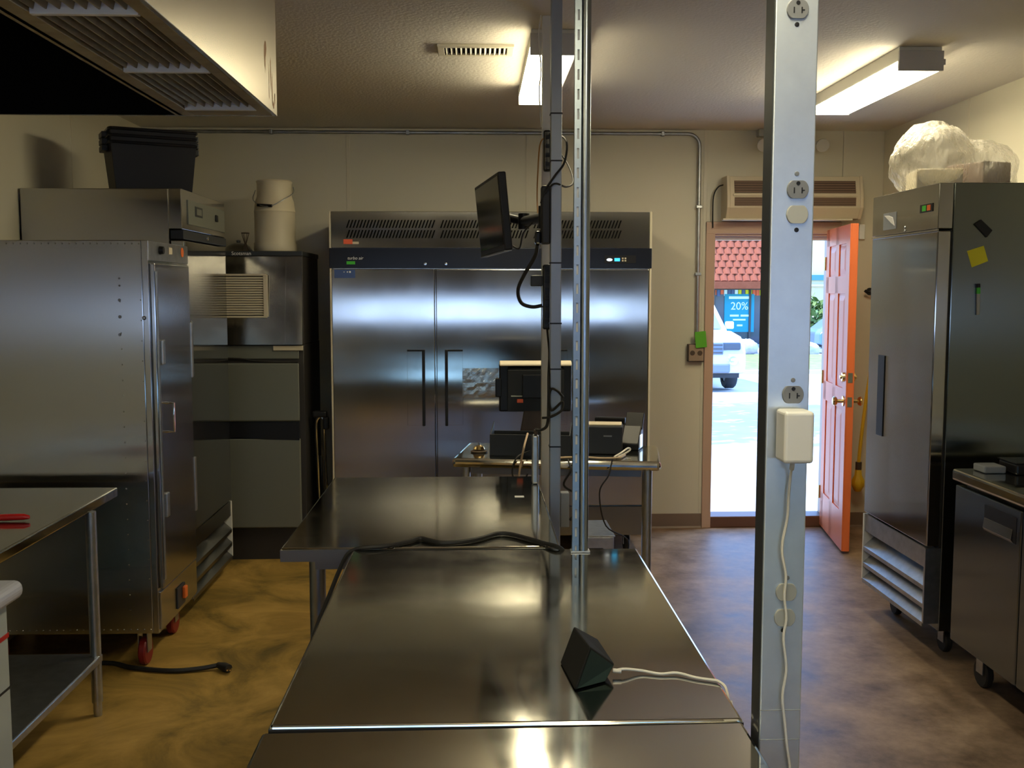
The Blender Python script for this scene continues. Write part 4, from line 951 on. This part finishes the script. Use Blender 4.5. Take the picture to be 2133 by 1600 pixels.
cw = [Cpt + Vector((0.001, 0.0, -0.012)), atZ(1300, 1394, TZ + 0.012), atZ(1335, 1397, TZ + 0.006), atZ(1375, 1404, TZ + 0.004), atZ(1410, 1402, TZ + 0.005), atZ(1450, 1412, TZ + 0.004), atZ(1485, 1417, TZ + 0.004)]
cw += [Vector((0.449, cw[-1].y - 0.006, TZ + 0.004)), Vector((0.4590, cw[-1].y - 0.02, TZ - 0.002)), Vector((0.4620, cw[-1].y - 0.035, TZ - 0.022))]
M().tube(cw, 0.0028, 7, spline=5).build('cord', 'white_wire', ws)
M().cyl(Cpt + Vector((-0.004, 0, -0.012)), Cpt + Vector((0.012, -0.002, -0.013)), 0.0045, 8).build('plug', 'white_wire', ws)
bc = [atZ(1172, 1140, TZ + 0.02)] + [atZ(x, y, TZ + 0.007) for x, y in ((1165, 1141), (1130, 1131), (1100, 1122), (1065, 1113), (1035, 1112), (1000, 1122), (960, 1129), (920, 1131), (895, 1126), (875, 1122), (845, 1130), (800, 1138), (760, 1141))]
bc[0] = Vector((0.262, 2.889, TZ - 0.03))
bc += [atY(738, 1146, 2.882)] + [atY(x, y, 2.882) for x, y in ((722, 1158), (706, 1190), (690, 1230), (675, 1268), (662, 1300), (648, 1345), (640, 1400))]
cable('cable', 'long black power cord lying across the far work table and hanging off its left side', bc, 0.0065, 'black_rubber', k=5)

# ================================================================== things on and under the till table
PT = 0.8605
tl = thing('till_screen', 'black till touchscreen seen from behind on a tapered stand', 'till', (0.28, 5.0, PT))
scr = M().box(0.110, 0.463, 4.985, 5.02, 1.052, 1.285, b=0.008).build('screen_case', 'black_plastic', tl)
M().prism([(4.985, 1.285), (4.985, 1.262), (4.965, 1.258), (4.985, 1.052), (5.02, 1.052), (5.02, 1.285)], 'X', 0.150, 0.425, b=0.004).build('back_shell', 'dark_grey', scr)
M().prism([(4.968, 1.288), (4.962, 1.276), (5.01, 1.276), (5.01, 1.300), (4.995, 1.300)], 'X', 0.112, 0.462, b=0.005).build('top_bevel', 'cream_print', scr, label='cream top edge')
M().box(0.222, 0.34, 4.955, 4.985, 1.12, 1.235, b=0.004).build('cover_plate', 'black_plastic', scr)
M().box(0.168, 0.238, 4.958, 4.972, 1.128, 1.132).build('trim_line', 'cover_grey', scr)
M().box(0.196, 0.226, 4.958, 4.972, 1.098, 1.116, b=0.002).build('red_logo', 'red_print', scr, label='small red logo')
M().box(0.092, 0.122, 4.97, 5.03, 1.125, 1.215, b=0.005).build('card_reader', 'black_plastic', scr)
M().prism([(0.20, 0.885), (0.37, 0.885), (0.335, 1.13), (0.245, 1.13)], 'Y', 4.985, 5.01, b=0.006).build('stand', 'brown_plastic', tl)
M().lathe([(0, 0), (0.085, 0), (0.08, 0.02), (0.05, 0.03), (0, 0.03)], (0.285, 5.03, PT), 24).build('base', 'brown_plastic', tl)
# open black tray in front of the stand
tr = thing('cash_tray', 'open black cash tray in front of the till screen', 'tray', (0.26, 4.86, PT), local=True, rz=math.radians(-8.5))
M().box(-0.19, 0.19, -0.07, 0.07, 0, 0.006).build('bottom', 'dark_grey', tr)
M().box(-0.19, 0.19, -0.07, -0.064, 0, 0.105, b=0.002).build('front_wall', 'dark_grey', tr)
M().box(-0.19, 0.19, 0.064, 0.07, 0, 0.105, b=0.002).build('rear_wall', 'dark_grey', tr)
for x in (-0.19, 0.184): M().prism([(-0.064, 0), (0.064, 0), (0.064, 0.15), (-0.064, 0.105)], 'X', x, x + 0.006, b=0.001).build('side_wall', 'dark_grey', tr)
pr = thing('receipt_printer', 'plain dark box receipt printer right of the slotted post', 'printer', (0.585, 4.93, PT), local=True, rz=math.radians(-8.5))
M().box(-0.12, 0.12, -0.07, 0.07, 0, 0.135, b=0.006).build('case', 'dark_grey', pr)
M().box(-0.115, 0.115, -0.05, 0.06, 0.135, 0.142, b=0.002).build('lid', 'curtain_beige', pr)
M().box(0.03, 0.07, -0.0715, -0.07, 0.085, 0.092).build('logo_plate', 'grey_plastic', pr)
tm = thing('card_terminal', 'black card terminal with a bright screen at the right end of the till table', 'card terminal', (0.765, 5.03, PT), local=True, rz=math.radians(-20))
M().prism([(-0.05, 0.0), (0.07, 0.0), (0.07, 0.10), (0.04, 0.125), (-0.05, 0.03)], 'X', -0.045, 0.045, b=0.006).build('body', 'black_plastic', tm)
M().prism([(0.02, 0.10), (0.03, 0.09), (0.075, 0.165), (0.065, 0.175)], 'X', -0.04, 0.05, b=0.004).build('hood', 'black_plastic', tm)
M().box(0.047, 0.052, -0.035, 0.02, 0.01, 0.075, b=0.002).build('screen', 'screen_white', tm, label='bright lit screen edge')
M().box(-0.20, -0.045, 0.05, 0.09, 0.11, 0.145, b=0.006).build('handset', 'black_plastic', tm)
bl = thing('service_bell', 'small brass counter bell at the left end of the till table', 'bell', (0.012, 4.95, PT))
M().lathe([(0, 0), (0.040, 0), (0.042, 0.006), (0.030, 0.010), (0.012, 0.012), (0, 0.012)], (0.012, 4.95, PT), 20).build('base', 'brown_plastic', bl)
M().lathe([(0.028, 0.013), (0.030, 0.016), (0.024, 0.028), (0.010, 0.034), (0, 0.035)], (0.012, 4.95, PT), 20).build('dome', 'brass', bl)
M().lathe([(0, 0.034), (0.005, 0.035), (0.005, 0.046), (0, 0.047)], (0.012, 4.95, PT), 10).build('button', 'chrome', bl)
cable('cable', 'flat tan cable across the front of the till table behind the posts', [(0.34, 4.71, PT + 0.006), (0.42, 4.70, PT + 0.012), (0.50, 4.70, PT + 0.012), (0.58, 4.70, PT + 0.007), (0.66, 4.72, PT + 0.006), (0.70, 4.80, PT + 0.006)], 0.005, 'tan_wire')
cable('cable', 'white looped cable beside the card terminal', [(0.64, 4.74, PT + 0.006), (0.68, 4.78, PT + 0.02), (0.72, 4.85, PT + 0.03), (0.735, 4.87, PT + 0.02), (0.70, 4.82, PT + 0.008), (0.66, 4.75, PT + 0.006)], 0.0045, 'white_wire')
cable('cable', 'thin black cable dangling below the right half of the till table', [(0.62, 4.655, PT + 0.005), (0.60, 4.628, 0.80), (0.56, 4.63, 0.72), (0.60, 4.70, 0.55), (0.72, 4.85, 0.45), (0.70, 4.9, 0.36), (0.62, 4.95, 0.33), (0.55, 5.0, 0.34)], 0.0035, 'black_rubber')
cable('cable', 'tangled black cable bunch hanging behind the slotted post', [(0.42, 4.69, PT + 0.004), (0.43, 4.655, 0.82), (0.40, 4.67, 0.75), (0.46, 4.68, 0.70), (0.48, 4.69, 0.62), (0.43, 4.70, 0.58), (0.50, 4.71, 0.66), (0.45, 4.72, 0.74)], 0.005, 'black_rubber')
cable('cable', 'tan cable drooping over the front of the till table beside the silver strip', [(0.24, 4.80, PT + 0.11), (0.22, 4.70, 0.93), (0.205, 4.69, 0.86), (0.195, 4.68, 0.80), (0.19, 4.70, 0.72)], 0.005, 'tan_wire')
cable('cable', 'black cable drooping over the front of the till table left of the silver strip', [(0.25, 4.79, PT + 0.03), (0.19, 4.715, 0.875), (0.165, 4.705, 0.82), (0.175, 4.70, 0.77), (0.215, 4.69, 0.765), (0.235, 4.69, 0.80)], 0.004, 'black_rubber')
ub = thing('floor_box', 'grey metal box on the floor under the till table', 'box', (0.615, 5.33, 0))
M().box(0.535, 0.695, 5.12, 5.47, 0.02, 0.395, b=0.005).build('body', 'galvanised', ub)
M().box(0.530, 0.700, 5.115, 5.475, 0.395, 0.403, b=0.003).build('lid', 'galvanised', ub)
M().box(0.56, 0.64, 5.1185, 5.12, 0.33, 0.338).build('slot', 'black_plastic', ub)
for x in (0.55, 0.68):
    for y in (5.14, 5.45): M().lathe([(0, 0), (0.012, 0), (0.012, 0.02), (0, 0.02)], (x, y, 0), 10).build('foot', 'black_rubber', ub)

# ================================================================== right refrigerator and what is on it
rf = thing('refrigerator', 'tall single-door stainless refrigerator on the right with a plastic bag on top', 'refrigerator', (2.36, 4.77, 0))
RX, RY0, RY1, RZ = 1.98, 4.40, 5.14, 2.10
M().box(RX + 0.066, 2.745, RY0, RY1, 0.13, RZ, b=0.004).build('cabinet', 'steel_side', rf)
rh = M().box(RX, RX + 0.064, RY0 + 0.003, RY1, 1.905, RZ - 0.001, b=0.003).build('header_panel', 'steel', rf)
M().box(RX - 0.002, RX, 4.845, 5.0, 1.93, 2.01, b=0.001).build('badge_plate', 'grey_plastic', rh)
M().prism([(4.86, 1.945), (4.90, 1.96), (4.985, 2.0), (4.93, 1.995), (4.885, 1.985)], 'X', RX - 0.004, RX - 0.002).build('badge_emblem', 'print_white', rh)
M().box(RX - 0.003, RX, 4.455, 4.585, 1.982, 2.018, b=0.001).build('thermometer', 'black_plastic', rh)
M().box(RX - 0.004, RX - 0.003, 4.475, 4.51, 1.988, 2.012).build('orange_mark', 'orange_plastic', rh)
M().box(RX - 0.004, RX - 0.003, 4.52, 4.56, 1.988, 2.012).build('green_mark', 'green_print', rh)
for z in (1.915, 1.93): M().ball((RX - 0.001, 4.745, z), 0.006, (0.5, 1, 1), 8, 6).build('screw', 'chrome', rh)
rd = M().box(RX, RX + 0.058, RY0 + 0.003, RY1 - 0.003, 0.515, 1.895, b=0.005).build('door', 'steel', rf)
M().box(RX - 0.003, RX + 0.004, RY0 + 0.003, RY1, 1.895, 1.903, b=0.001).build('trim_line', 'chrome', rf)
M().box(RX - 0.004, RX, 4.925, 5.005, 0.93, 1.325, b=0.002).build('handle_recess', 'black_plastic', rd, label='tall black recessed door handle')
M().box(RX + 0.058, RX + 0.066, RY0 + 0.008, RY1 - 0.008, 0.5, 1.90).build('gasket', 'black_rubber', rf)
louvre_grille(rf, RX - 0.002, RY0 + 0.002, RY1, 0.165, 0.505, -1, 'galvanised', 'galvanised')
for x in (RX + 0.15, 2.64):
    for y in (RY0 + 0.1, RY1 - 0.1): caster(rf, x, y, 0.13)
def on_side(poly_px, name, m, label, cat, d=0.001, b=0):
    pl = [atY(x, y, RY0) for x, y in poly_px]
    o = M().prism([(p.x, p.z) for p in pl], 'Y', RY0 - d - 0.0003, RY0 - 0.0003, b=b).build(name, m)
    return tag(o, label, cat)
on_side(((2014, 523), (2049, 512), (2058, 544), (2024, 557)), 'sticky_note', 'yellow_note', 'tilted yellow sticky note on the side of the right refrigerator', 'note')
on_side(((2028, 467), (2042, 457), (2066, 480), (2054, 495)), 'magnet', 'black_plastic', 'tilted black rectangular magnet above the yellow note', 'magnet', d=0.008, b=0.002)
mk = thing('marker', 'dry-erase marker with a green collar stuck on the refrigerator side below the yellow note', 'marker', tuple(atY(2037, 656, RY0 - 0.0084)))
a_, b_, c_, d_ = atY(2037.5, 591, RY0 - 0.0084), atY(2038, 599, RY0 - 0.0084), atY(2038, 612, RY0 - 0.0084), atY(2037, 656, RY0 - 0.0084)
M().cyl(a_, b_, 0.0085, 12).build('cap', 'black_plastic', mk)
M().cyl(b_, c_, 0.008, 12).build('collar', 'green_print', mk)
M().tube([c_, d_], 0.008, 12, radii=[0.008, 0.006]).build('barrel', 'cover_grey', mk)
# bag over a couple of boxes
bx1 = M().box(-0.085, 0.085, -0.11, 0.11, 0, 0.13, b=0.004, mtx=Matrix.Translation((2.365, 4.85, RZ + 0.001)) @ Matrix.Rotation(0.35, 4, 'Z')).build('storage_box', 'box_brown')
tag(bx1, 'brown box inside the right half of the plastic bag', 'box')
bx2 = M().box(-0.10, 0.10, -0.12, 0.12, 0, 0.09, b=0.004, mtx=Matrix.Translation((2.13, 4.80, RZ + 0.001)) @ Matrix.Rotation(-0.2, 4, 'Z')).build('storage_box', 'box_cream')
tag(bx2, 'flat cream box under the left half of the plastic bag', 'box')
random.seed(11)
bg = M(); bg.ball((0, 0, 0), 1.0, (1, 1, 1), 56, 30)
BC = Vector((2.225, 4.83, RZ + 0.07))
ELL = ((Vector((-0.095, 0, 0.06)), (0.185, 0.20, 0.185)), (Vector((0.13, 0.0, 0.015)), (0.17, 0.19, 0.155)))
for v_ in bg.bm.verts:
    d = v_.co.normalized(); best = 0.05
    for c, r_ in ELL:
        A_ = sum((d[i] / r_[i]) ** 2 for i in range(3)); B_ = -2 * sum(d[i] * c[i] / r_[i] ** 2 for i in range(3)); C_ = sum((c[i] / r_[i]) ** 2 for i in range(3)) - 1
        D_ = B_ * B_ - 4 * A_ * C_
        if D_ > 0: best = max(best, (-B_ + math.sqrt(D_)) / (2 * A_))
    an = math.atan2(d.y, d.x)
    best *= 1 + 0.035 * math.sin(11 * an + 6 * d.z) * math.sin(7 * d.z + 3 * an) + 0.03 * math.sin(5 * an - 9 * d.z) + random.uniform(-0.016, 0.016)
    p = BC + d * best
    v_.co = (p.x, p.y, max(p.z, RZ + 0.002))
bag = bg.build('plastic_bag', 'bag_plastic', smooth=170, all_smooth=True)
tag(bag, 'crumpled translucent plastic bag over boxes on top of the right refrigerator', 'bag')

# ================================================================== undercounter prep refrigerator at the right edge
uc = thing('prep_refrigerator', 'low stainless undercounter refrigerator at the right edge of the picture', 'refrigerator', (2.37, 3.6, 0))
UX, UY0, UY1 = 2.0, 2.85, 4.195
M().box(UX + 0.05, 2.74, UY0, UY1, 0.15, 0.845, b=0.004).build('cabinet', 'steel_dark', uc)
M().box(UX - 0.015, 2.745, UY0 - 0.01, UY1 + 0.005, 0.85, 0.90, b=0.012, seg=3).build('worktop', 'table_steel', uc)
for (ya, yb) in ((3.665, UY1 - 0.005), (3.115, 3.655), (UY0 + 0.01, 3.105)):
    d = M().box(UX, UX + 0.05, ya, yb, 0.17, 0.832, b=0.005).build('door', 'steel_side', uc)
    w = yb - ya
    M().box(UX - 0.002, UX, ya + 0.03, ya + w * 0.52, 0.70, 0.80, b=0.002).build('handle_recess', 'black_plastic', d, label='black recessed handle')
    M().prism([(UX - 0.012, 0.712), (UX - 0.002, 0.70), (UX - 0.002, 0.752), (UX - 0.006, 0.752)], 'Y', ya + 0.05, ya + w * 0.50, b=0.001).build('handle_lip', 'steel', d)
for x in (UX + 0.1, 2.66):
    for y in (UY0 + 0.1, 3.5, UY1 - 0.12): caster(uc, x, y, 0.15, r=0.06)
t1 = M().box(2.055, 2.145, 4.06, 4.16, 0.9008, 0.93, b=0.006).build('container_lid', 'grey_plastic'); tag(t1, 'small grey block at the corner of the low refrigerator worktop', 'container')
t2 = thing('pan', 'black tray pan on the low refrigerator worktop', 'pan', (2.25, 4.10, 0.9008))
M().box(2.165, 2.33, 4.02, 4.165, 0.9008, 0.945, b=0.008).build('body', 'black_plastic', t2)
M().box(2.16, 2.335, 4.015, 4.17, 0.945, 0.950, b=0.002).build('rim', 'black_gloss', t2)
t3 = M().lathe([(0.0, 0.0), (0.085, 0), (0.105, 0.012), (0.11, 0.02), (0.106, 0.021), (0.085, 0.006), (0, 0.005)], (2.265, 3.86, 0.9008), 32).build('plate', 'dish_silver'); tag(t3, 'round silver plate on the low refrigerator worktop', 'plate')

# ================================================================== outside, seen through the doorway
def gz(y): return -0.06 - 0.0227 * max(0.0, y - 7.14)
gnd = M(); gx = [-70, -20, 0, 5, 12, 40, 90]; gy = [-2.8, 7.14, 40, 60, 150]
gv = [(x, y, gz(y)) for y in gy for x in gx]; n = len(gx)
gnd.faces(gv, [(j * n + i, j * n + i + 1, (j + 1) * n + i + 1, (j + 1) * n + i) for j in range(len(gy) - 1) for i in range(n - 1)])
struct('ground', gnd, 'asphalt', 'pale parking lot outside the doorway, sloping away with tree shade', 'ground')
struct('pavement', M().box(-90, 90, -140, -2.76, -0.2, -0.06), 'pale_concrete', 'unseen concrete forecourt behind the building, made pale to bounce daylight in', 'pavement')  # added out of view, pale so the rear window looks brighter
gs = M().box(4.4, 30, 26.2, 37.2, -0.9, 0.0)
for v_ in gs.bm.verts: v_.co.z = gz(v_.co.y) + (0.06 if v_.co.z > -0.5 else -0.3)
tag(gs.build('grass_verge', 'grass'), 'sunlit green grass verge beyond the parking lot', 'grass', kind='stuff')
kb = M().box(4.4, 30, 26.0, 26.2, -0.9, 0.0)
for v_ in kb.bm.verts: v_.co.z = gz(v_.co.y) + (0.10 if v_.co.z > -0.5 else -0.3)
tag(kb.build('kerb', 'concrete_kerb'), 'pale concrete kerb in front of the grass verge', 'kerb', kind='structure')

def wheel_parts(parent, x, y, r=0.36, w=0.22):
    wh = M().lathe([(r * 0.62, -w / 2), (r - 0.03, -w / 2), (r, -w / 2 + 0.04), (r, w / 2 - 0.04), (r - 0.03, w / 2), (r * 0.62, w / 2)], (x, y, r), 24, Matrix.Rotation(math.pi / 2, 4, 'Y')).build('wheel', 'tyre', parent)
    M().lathe([(0, -w / 2 + 0.03), (r * 0.62, -w / 2 + 0.02), (r * 0.64, w / 2 - 0.02), (0, w / 2 - 0.03)], (x, y, r), 18, Matrix.Rotation(math.pi / 2, 4, 'Y')).build('rim', 'car_grey', wh)
def car(label, loc, rz, paint, suv=True):
    t = thing('car', label, 'car', loc, local=True, rz=rz)
    hz_, rf_ = (1.10, 1.76) if suv else (0.92, 1.42)
    hw = 0.92
    M().prism([(0.02, 0.36), (-0.03, 0.55), (-0.02, 0.78), (0.10, hz_ - 0.12), (0.45, hz_ - 0.03), (1.25, hz_ + 0.05), (4.45, hz_ + 0.06), (4.62, 0.8), (4.60, 0.38)], 'X', -hw, hw, b=0.07, seg=3).build('body', paint, t)
    p0, p1, p2, p3 = 1.20, 1.95, 3.9, 4.45
    top, bot = hw - 0.22, hw - 0.06
    gh = M(); zb = hz_ + 0.03
    vs = [(-bot, p0, zb), (bot, p0, zb), (bot, p3, zb), (-bot, p3, zb), (-top, p1, rf_), (top, p1, rf_), (top, p2, rf_), (-top, p2, rf_)]
    gh.faces(vs, [(0, 1, 5, 4), (1, 2, 6, 5), (2, 3, 7, 6), (3, 0, 4, 7), (4, 5, 6, 7), (3, 2, 1, 0)])
    gh._bevel(list(gh.bm.verts), 0.05, 2)
    cab = gh.build('cabin', paint, t)
    fz_ = lambda u, w_: (u * (bot + (top - bot) * w_), p0 + (p1 - p0) * w_ - 0.03, zb + (rf_ - zb) * w_ + 0.01)
    M().faces([fz_(-0.86, 0.10), fz_(0.86, 0.10), fz_(0.84, 0.90), fz_(-0.84, 0.90)], [(0, 1, 2, 3)]).build('windscreen', 'car_glass', cab)
    for s_ in (-1, 1):
        f2 = lambda y_, w_: (s_ * (bot + (top - bot) * w_ + 0.012), y_, zb + (rf_ - zb) * w_)
        M().faces([f2(1.75, 0.12), f2(2.75, 0.12), f2(2.75, 0.85), f2(2.12, 0.85)], [(0, 1, 2, 3)]).build('side_window', 'car_glass', cab)
        M().faces([f2(2.85, 0.12), f2(3.95, 0.12), f2(3.75, 0.85), f2(2.85, 0.85)], [(0, 1, 2, 3)]).build('side_window', 'car_glass', cab)
        M().box(s_ * 0.62 - 0.19, s_ * 0.62 + 0.19, -0.035, 0.12, hz_ - 0.27, hz_ - 0.12, b=0.03).build('headlight', 'store_glass', t)
        M().lathe([(0, 0), (0.075, 0), (0.085, 0.02), (0.06, 0.03), (0, 0.025)], (s_ * 0.66, -0.03, 0.62), 16, Matrix.Rotation(math.pi / 2, 4, 'X')).build('fog_lamp', 'chrome', t)
        M().box(s_ * (hw + 0.07) - 0.09, s_ * (hw + 0.07) + 0.09, 1.62, 1.72, hz_ + 0.08, hz_ + 0.24, b=0.03).build('mirror', paint, t)
        for y_ in (0.85, 3.65): wheel_parts(t, s_ * (hw - 0.13), y_)
    gr_ = M().box(-0.46, 0.46, -0.05, 0.05, hz_ - 0.36, hz_ - 0.12, b=0.02).build('front_grille', 'car_grey', t)
    for k in range(3): M().box(-0.44, 0.44, -0.058, -0.04, hz_ - 0.33 + k * 0.075, hz_ - 0.31 + k * 0.075).build('grille_bar', 'store_frame', gr_)
    M().box(-0.60, 0.60, -0.05, 0.06, 0.38, 0.56, b=0.03).build('lower_bumper', 'car_grey', t)
    M().box(-0.80, 0.80, 0.05, 4.5, 0.28, 0.40).build('underbody', 'tyre', t)
    return t
SY = 20.0
car('white car parked nose-in outside, cut by the left door frame', (4.36, SY, gz(SY)), 0.0, 'car_white')
car('blue car parked beyond the grass, seen between the pole and the orange door', (17.6, 39.5, gz(39.5)), math.pi / 2, 'car_blue', suv=False)

# shop across the lot: tiled mansard over a glazed front with a blue poster
BY = 40.0; bz = gz(BY)
sh = thing('shop', 'shop across the parking lot with a red tiled roof edge over dark windows', 'building', (8.0, BY + 3, bz))
M().box(3.0, 12.4, BY + 0.25, BY + 6, bz - 0.3, 4.6).build('wall', 'facade_cream', sh)
M().box(5.0, 12.2, BY - 0.02, BY + 0.25, bz - 0.1, bz + 0.35).build('plinth', 'concrete_kerb', sh)
for i in range(5):
    x = 5.0 + i * 1.42
    wd_ = M().box(x + 0.04, x + 1.38, BY + 0.10, BY + 0.14, bz + 0.35, 1.70).build('shop_window', 'store_glass', sh)
    M().box(x - 0.04, x + 0.04, BY + 0.02, BY + 0.16, bz + 0.35, 1.70).build('mullion', 'store_frame', wd_)
M().box(5.0, 12.2, BY - 0.05, BY + 0.2, 1.68, 1.78).build('window_head', 'store_frame', sh)
random.seed(8)
for i in range(22):
    x = 8.4 + i * 0.14
    M().box(x, x + 0.12, BY + 0.06, BY + 0.09, 1.50 - random.random() * 0.10, 1.66).build('pennant', random.choice(['yellow_note', 'red_print', 'poster_white', 'blue_label']), sh)
M().prism([(BY - 1.0, 1.72), (BY + 0.9, 4.9), (BY + 1.1, 4.9), (BY + 0.25, 1.72)], 'X', 3.0, 12.4).build('roof_slope', 'roof_tile', sh)
M().box(3.0, 12.4, BY - 1.06, BY - 0.94, 1.70, 1.98, b=0.01).build('fascia', 'roof_tile', sh)
tl0 = None; sd = Vector((0, 1.9, 3.18)).normalized(); nr = Vector((0, -sd.z, sd.y))
for r_ in range(9):
    for c_i in range(32):
        x = 3.05 + c_i * 0.29 + (0.145 if r_ % 2 else 0)
        base = Vector((x, BY - 1.0, 1.72)) + sd * (0.30 + r_ * 0.30)
        if tl0 is None:
            ring_ = []
            m_ = M(); a, b = base, base + sd * 0.34
            pr_ = [(-0.14, 0.0), (-0.09, 0.035), (0.0, 0.05), (0.09, 0.035), (0.14, 0.0)]
            va = [a + Vector((px_, 0, 0)) + nr * (h_ + 0.03) for px_, h_ in pr_]; vb = [b + Vector((px_, 0, 0)) + nr * h_ for px_, h_ in pr_]
            va0 = [p - nr * 0.03 for p in va]
            m_.faces(va + vb + va0, [(i, i + 1, 5 + i + 1, 5 + i) for i in range(4)] + [(10 + i, 10 + i + 1, i + 1, i) for i in range(4)])
            tl0 = m_.build('tile', 'roof_tile', sh); t_base = base
        else: share(tl0, sh, base - t_base)
ps = thing('poster', 'blue sale poster with pale lettering in the shop window', 'poster', (10.25, BY + 0.05, 0.0))
M().box(9.68, 10.85, BY + 0.055, BY + 0.095, 0.02, 1.50).build('sheet', 'poster_blue', ps)
PM = lambda z: Matrix.Translation((10.27, BY + 0.054, z)) @ FACE_CAM
text_part('lettering', '20%', 0.42, PM(1.02), 'poster_white', ps, 0.004)
for (z, h_, x0, x1) in ((1.36, 0.10, 9.85, 10.68), (0.66, 0.075, 9.90, 10.25), (0.66, 0.075, 10.32, 10.66), (0.50, 0.06, 10.02, 10.52), (0.28, 0.07, 10.18, 10.40)):
    M().box(x0, x1, BY + 0.050, BY + 0.055, z - h_ / 2, z + h_ / 2, b=0.002).build('faded_line', 'poster_white', ps)
random.seed(21)
for i, (x, y, r_) in enumerate(((8.9, 38.9, 0.42), (10.15, 38.7, 0.46), (11.35, 38.8, 0.42), (10.7, 37.7, 0.28), (12.3, 37.9, 0.38))):
    rk = M(); rk.ball((x, y, gz(y) + r_ * 0.55), r_, (1.2, 0.8, 0.75), 14, 9)
    for v_ in rk.bm.verts:
        c0 = Vector((x, y, gz(y) + r_ * 0.55)); v_.co = c0 + (v_.co - c0) * (1 + random.uniform(-0.10, 0.10))
    pos_ = ['left end', 'second from the left end', 'middle', 'front', 'right end'][i]
    tag(rk.build('boulder', 'rock'), 'pale grey boulder in front of the shop, %s of the group' % pos_, 'boulder', group='boulders in front of the shop')
b2 = thing('far_building', 'cream building with a teal stripe far beyond the parking lot', 'building', (24, 55, gz(52)))
M().box(13.2, 36, 52, 58, gz(52) - 0.3, 5.2).build('wall', 'facade_cream', b2)
M().box(13.2, 36, 51.9, 52, 2.15, 2.42).build('stripe', 'facade_teal', b2)
M().box(13.2, 36, 51.85, 52, 1.85, 1.95).build('ledge', 'concrete_kerb', b2)

def leaf_cloud(center, radii, n_, size, seed):
    random.seed(seed); m_ = M(); vs, fs = [], []
    for i in range(n_):
        while True:
            p = Vector((random.uniform(-1, 1), random.uniform(-1, 1), random.uniform(-1, 1)))
            if p.length < 1: break
        p = p * (0.55 + 0.45 * random.random()) if p.length > 0.6 else p * 1.3
        c = Vector(center) + Vector((p.x * radii[0], p.y * radii[1], p.z * radii[2]))
        q = Vector((random.uniform(-1, 1), random.uniform(-1, 1), random.uniform(-1, 1))).normalized(); u = q.orthogonal().normalized(); w_ = q.cross(u)
        s_ = size * random.uniform(0.6, 1.3); k = len(vs)
        vs += [c - u * s_, c + w_ * s_ * 0.45, c + u * s_, c - w_ * s_ * 0.45]; fs.append((k, k + 1, k + 2, k + 3))
    m_.faces(vs, fs); return m_
def tree(label, x, y, h, cr, seed, n_=1500, size=0.22):
    t = thing('tree', label, 'tree', (x, y, gz(y)))
    M().tube([(x, y, gz(y)), (x + 0.1, y, gz(y) + h * 0.4), (x - 0.05, y + 0.1, h)], 0.16, 10, radii=[0.2, 0.15, 0.08]).build('trunk', 'bark', t)
    for k in range(4):
        a = k * 1.6 + 0.4
        M().tube([(x + 0.05, y, h * 0.55), (x + cr[0] * 0.3 * math.cos(a), y + cr[1] * 0.3 * math.sin(a), h * 0.8), (x + cr[0] * 0.6 * math.cos(a), y + cr[1] * 0.6 * math.sin(a), h * 0.98)], 0.06, 6, radii=[0.08, 0.06, 0.03]).build('branch', 'bark', t)
    leaf_cloud((x, y, h), cr, n_, size, seed).build('crown', 'leaf', t)
    return t
tree('leafy shade tree at the near side of the parking lot, left of the doorway view', 0.2, 14.2, 5.2, (3.6, 3.4, 1.5), 4, 2000, 0.25)
tree('slim tree hanging leaves at the right of the doorway view', 10.4, 24.2, 3.6, (2.4, 2.0, 1.5), 9, 1600, 0.14)
for i, (x, y, r_) in enumerate(((15.0, 46, 1.3), (18.3, 46.5, 1.5), (21.6, 46, 1.3))):
    sb = thing('shrub', '%s green shrub of the row behind the blue car' % ['left-hand', 'middle', 'right-hand'][i], 'shrub', (x, y, gz(y)), group='shrubs behind the blue car')
    leaf_cloud((x, y, gz(y) + r_ * 0.95), (r_ * 1.05, r_ * 0.8, r_), 700, 0.2, 30 + i).build('foliage', 'leaf', sb)
    M().cyl((x, y, gz(y)), (x, y, gz(y) + r_), 0.06, 8).build('stem', 'bark', sb)
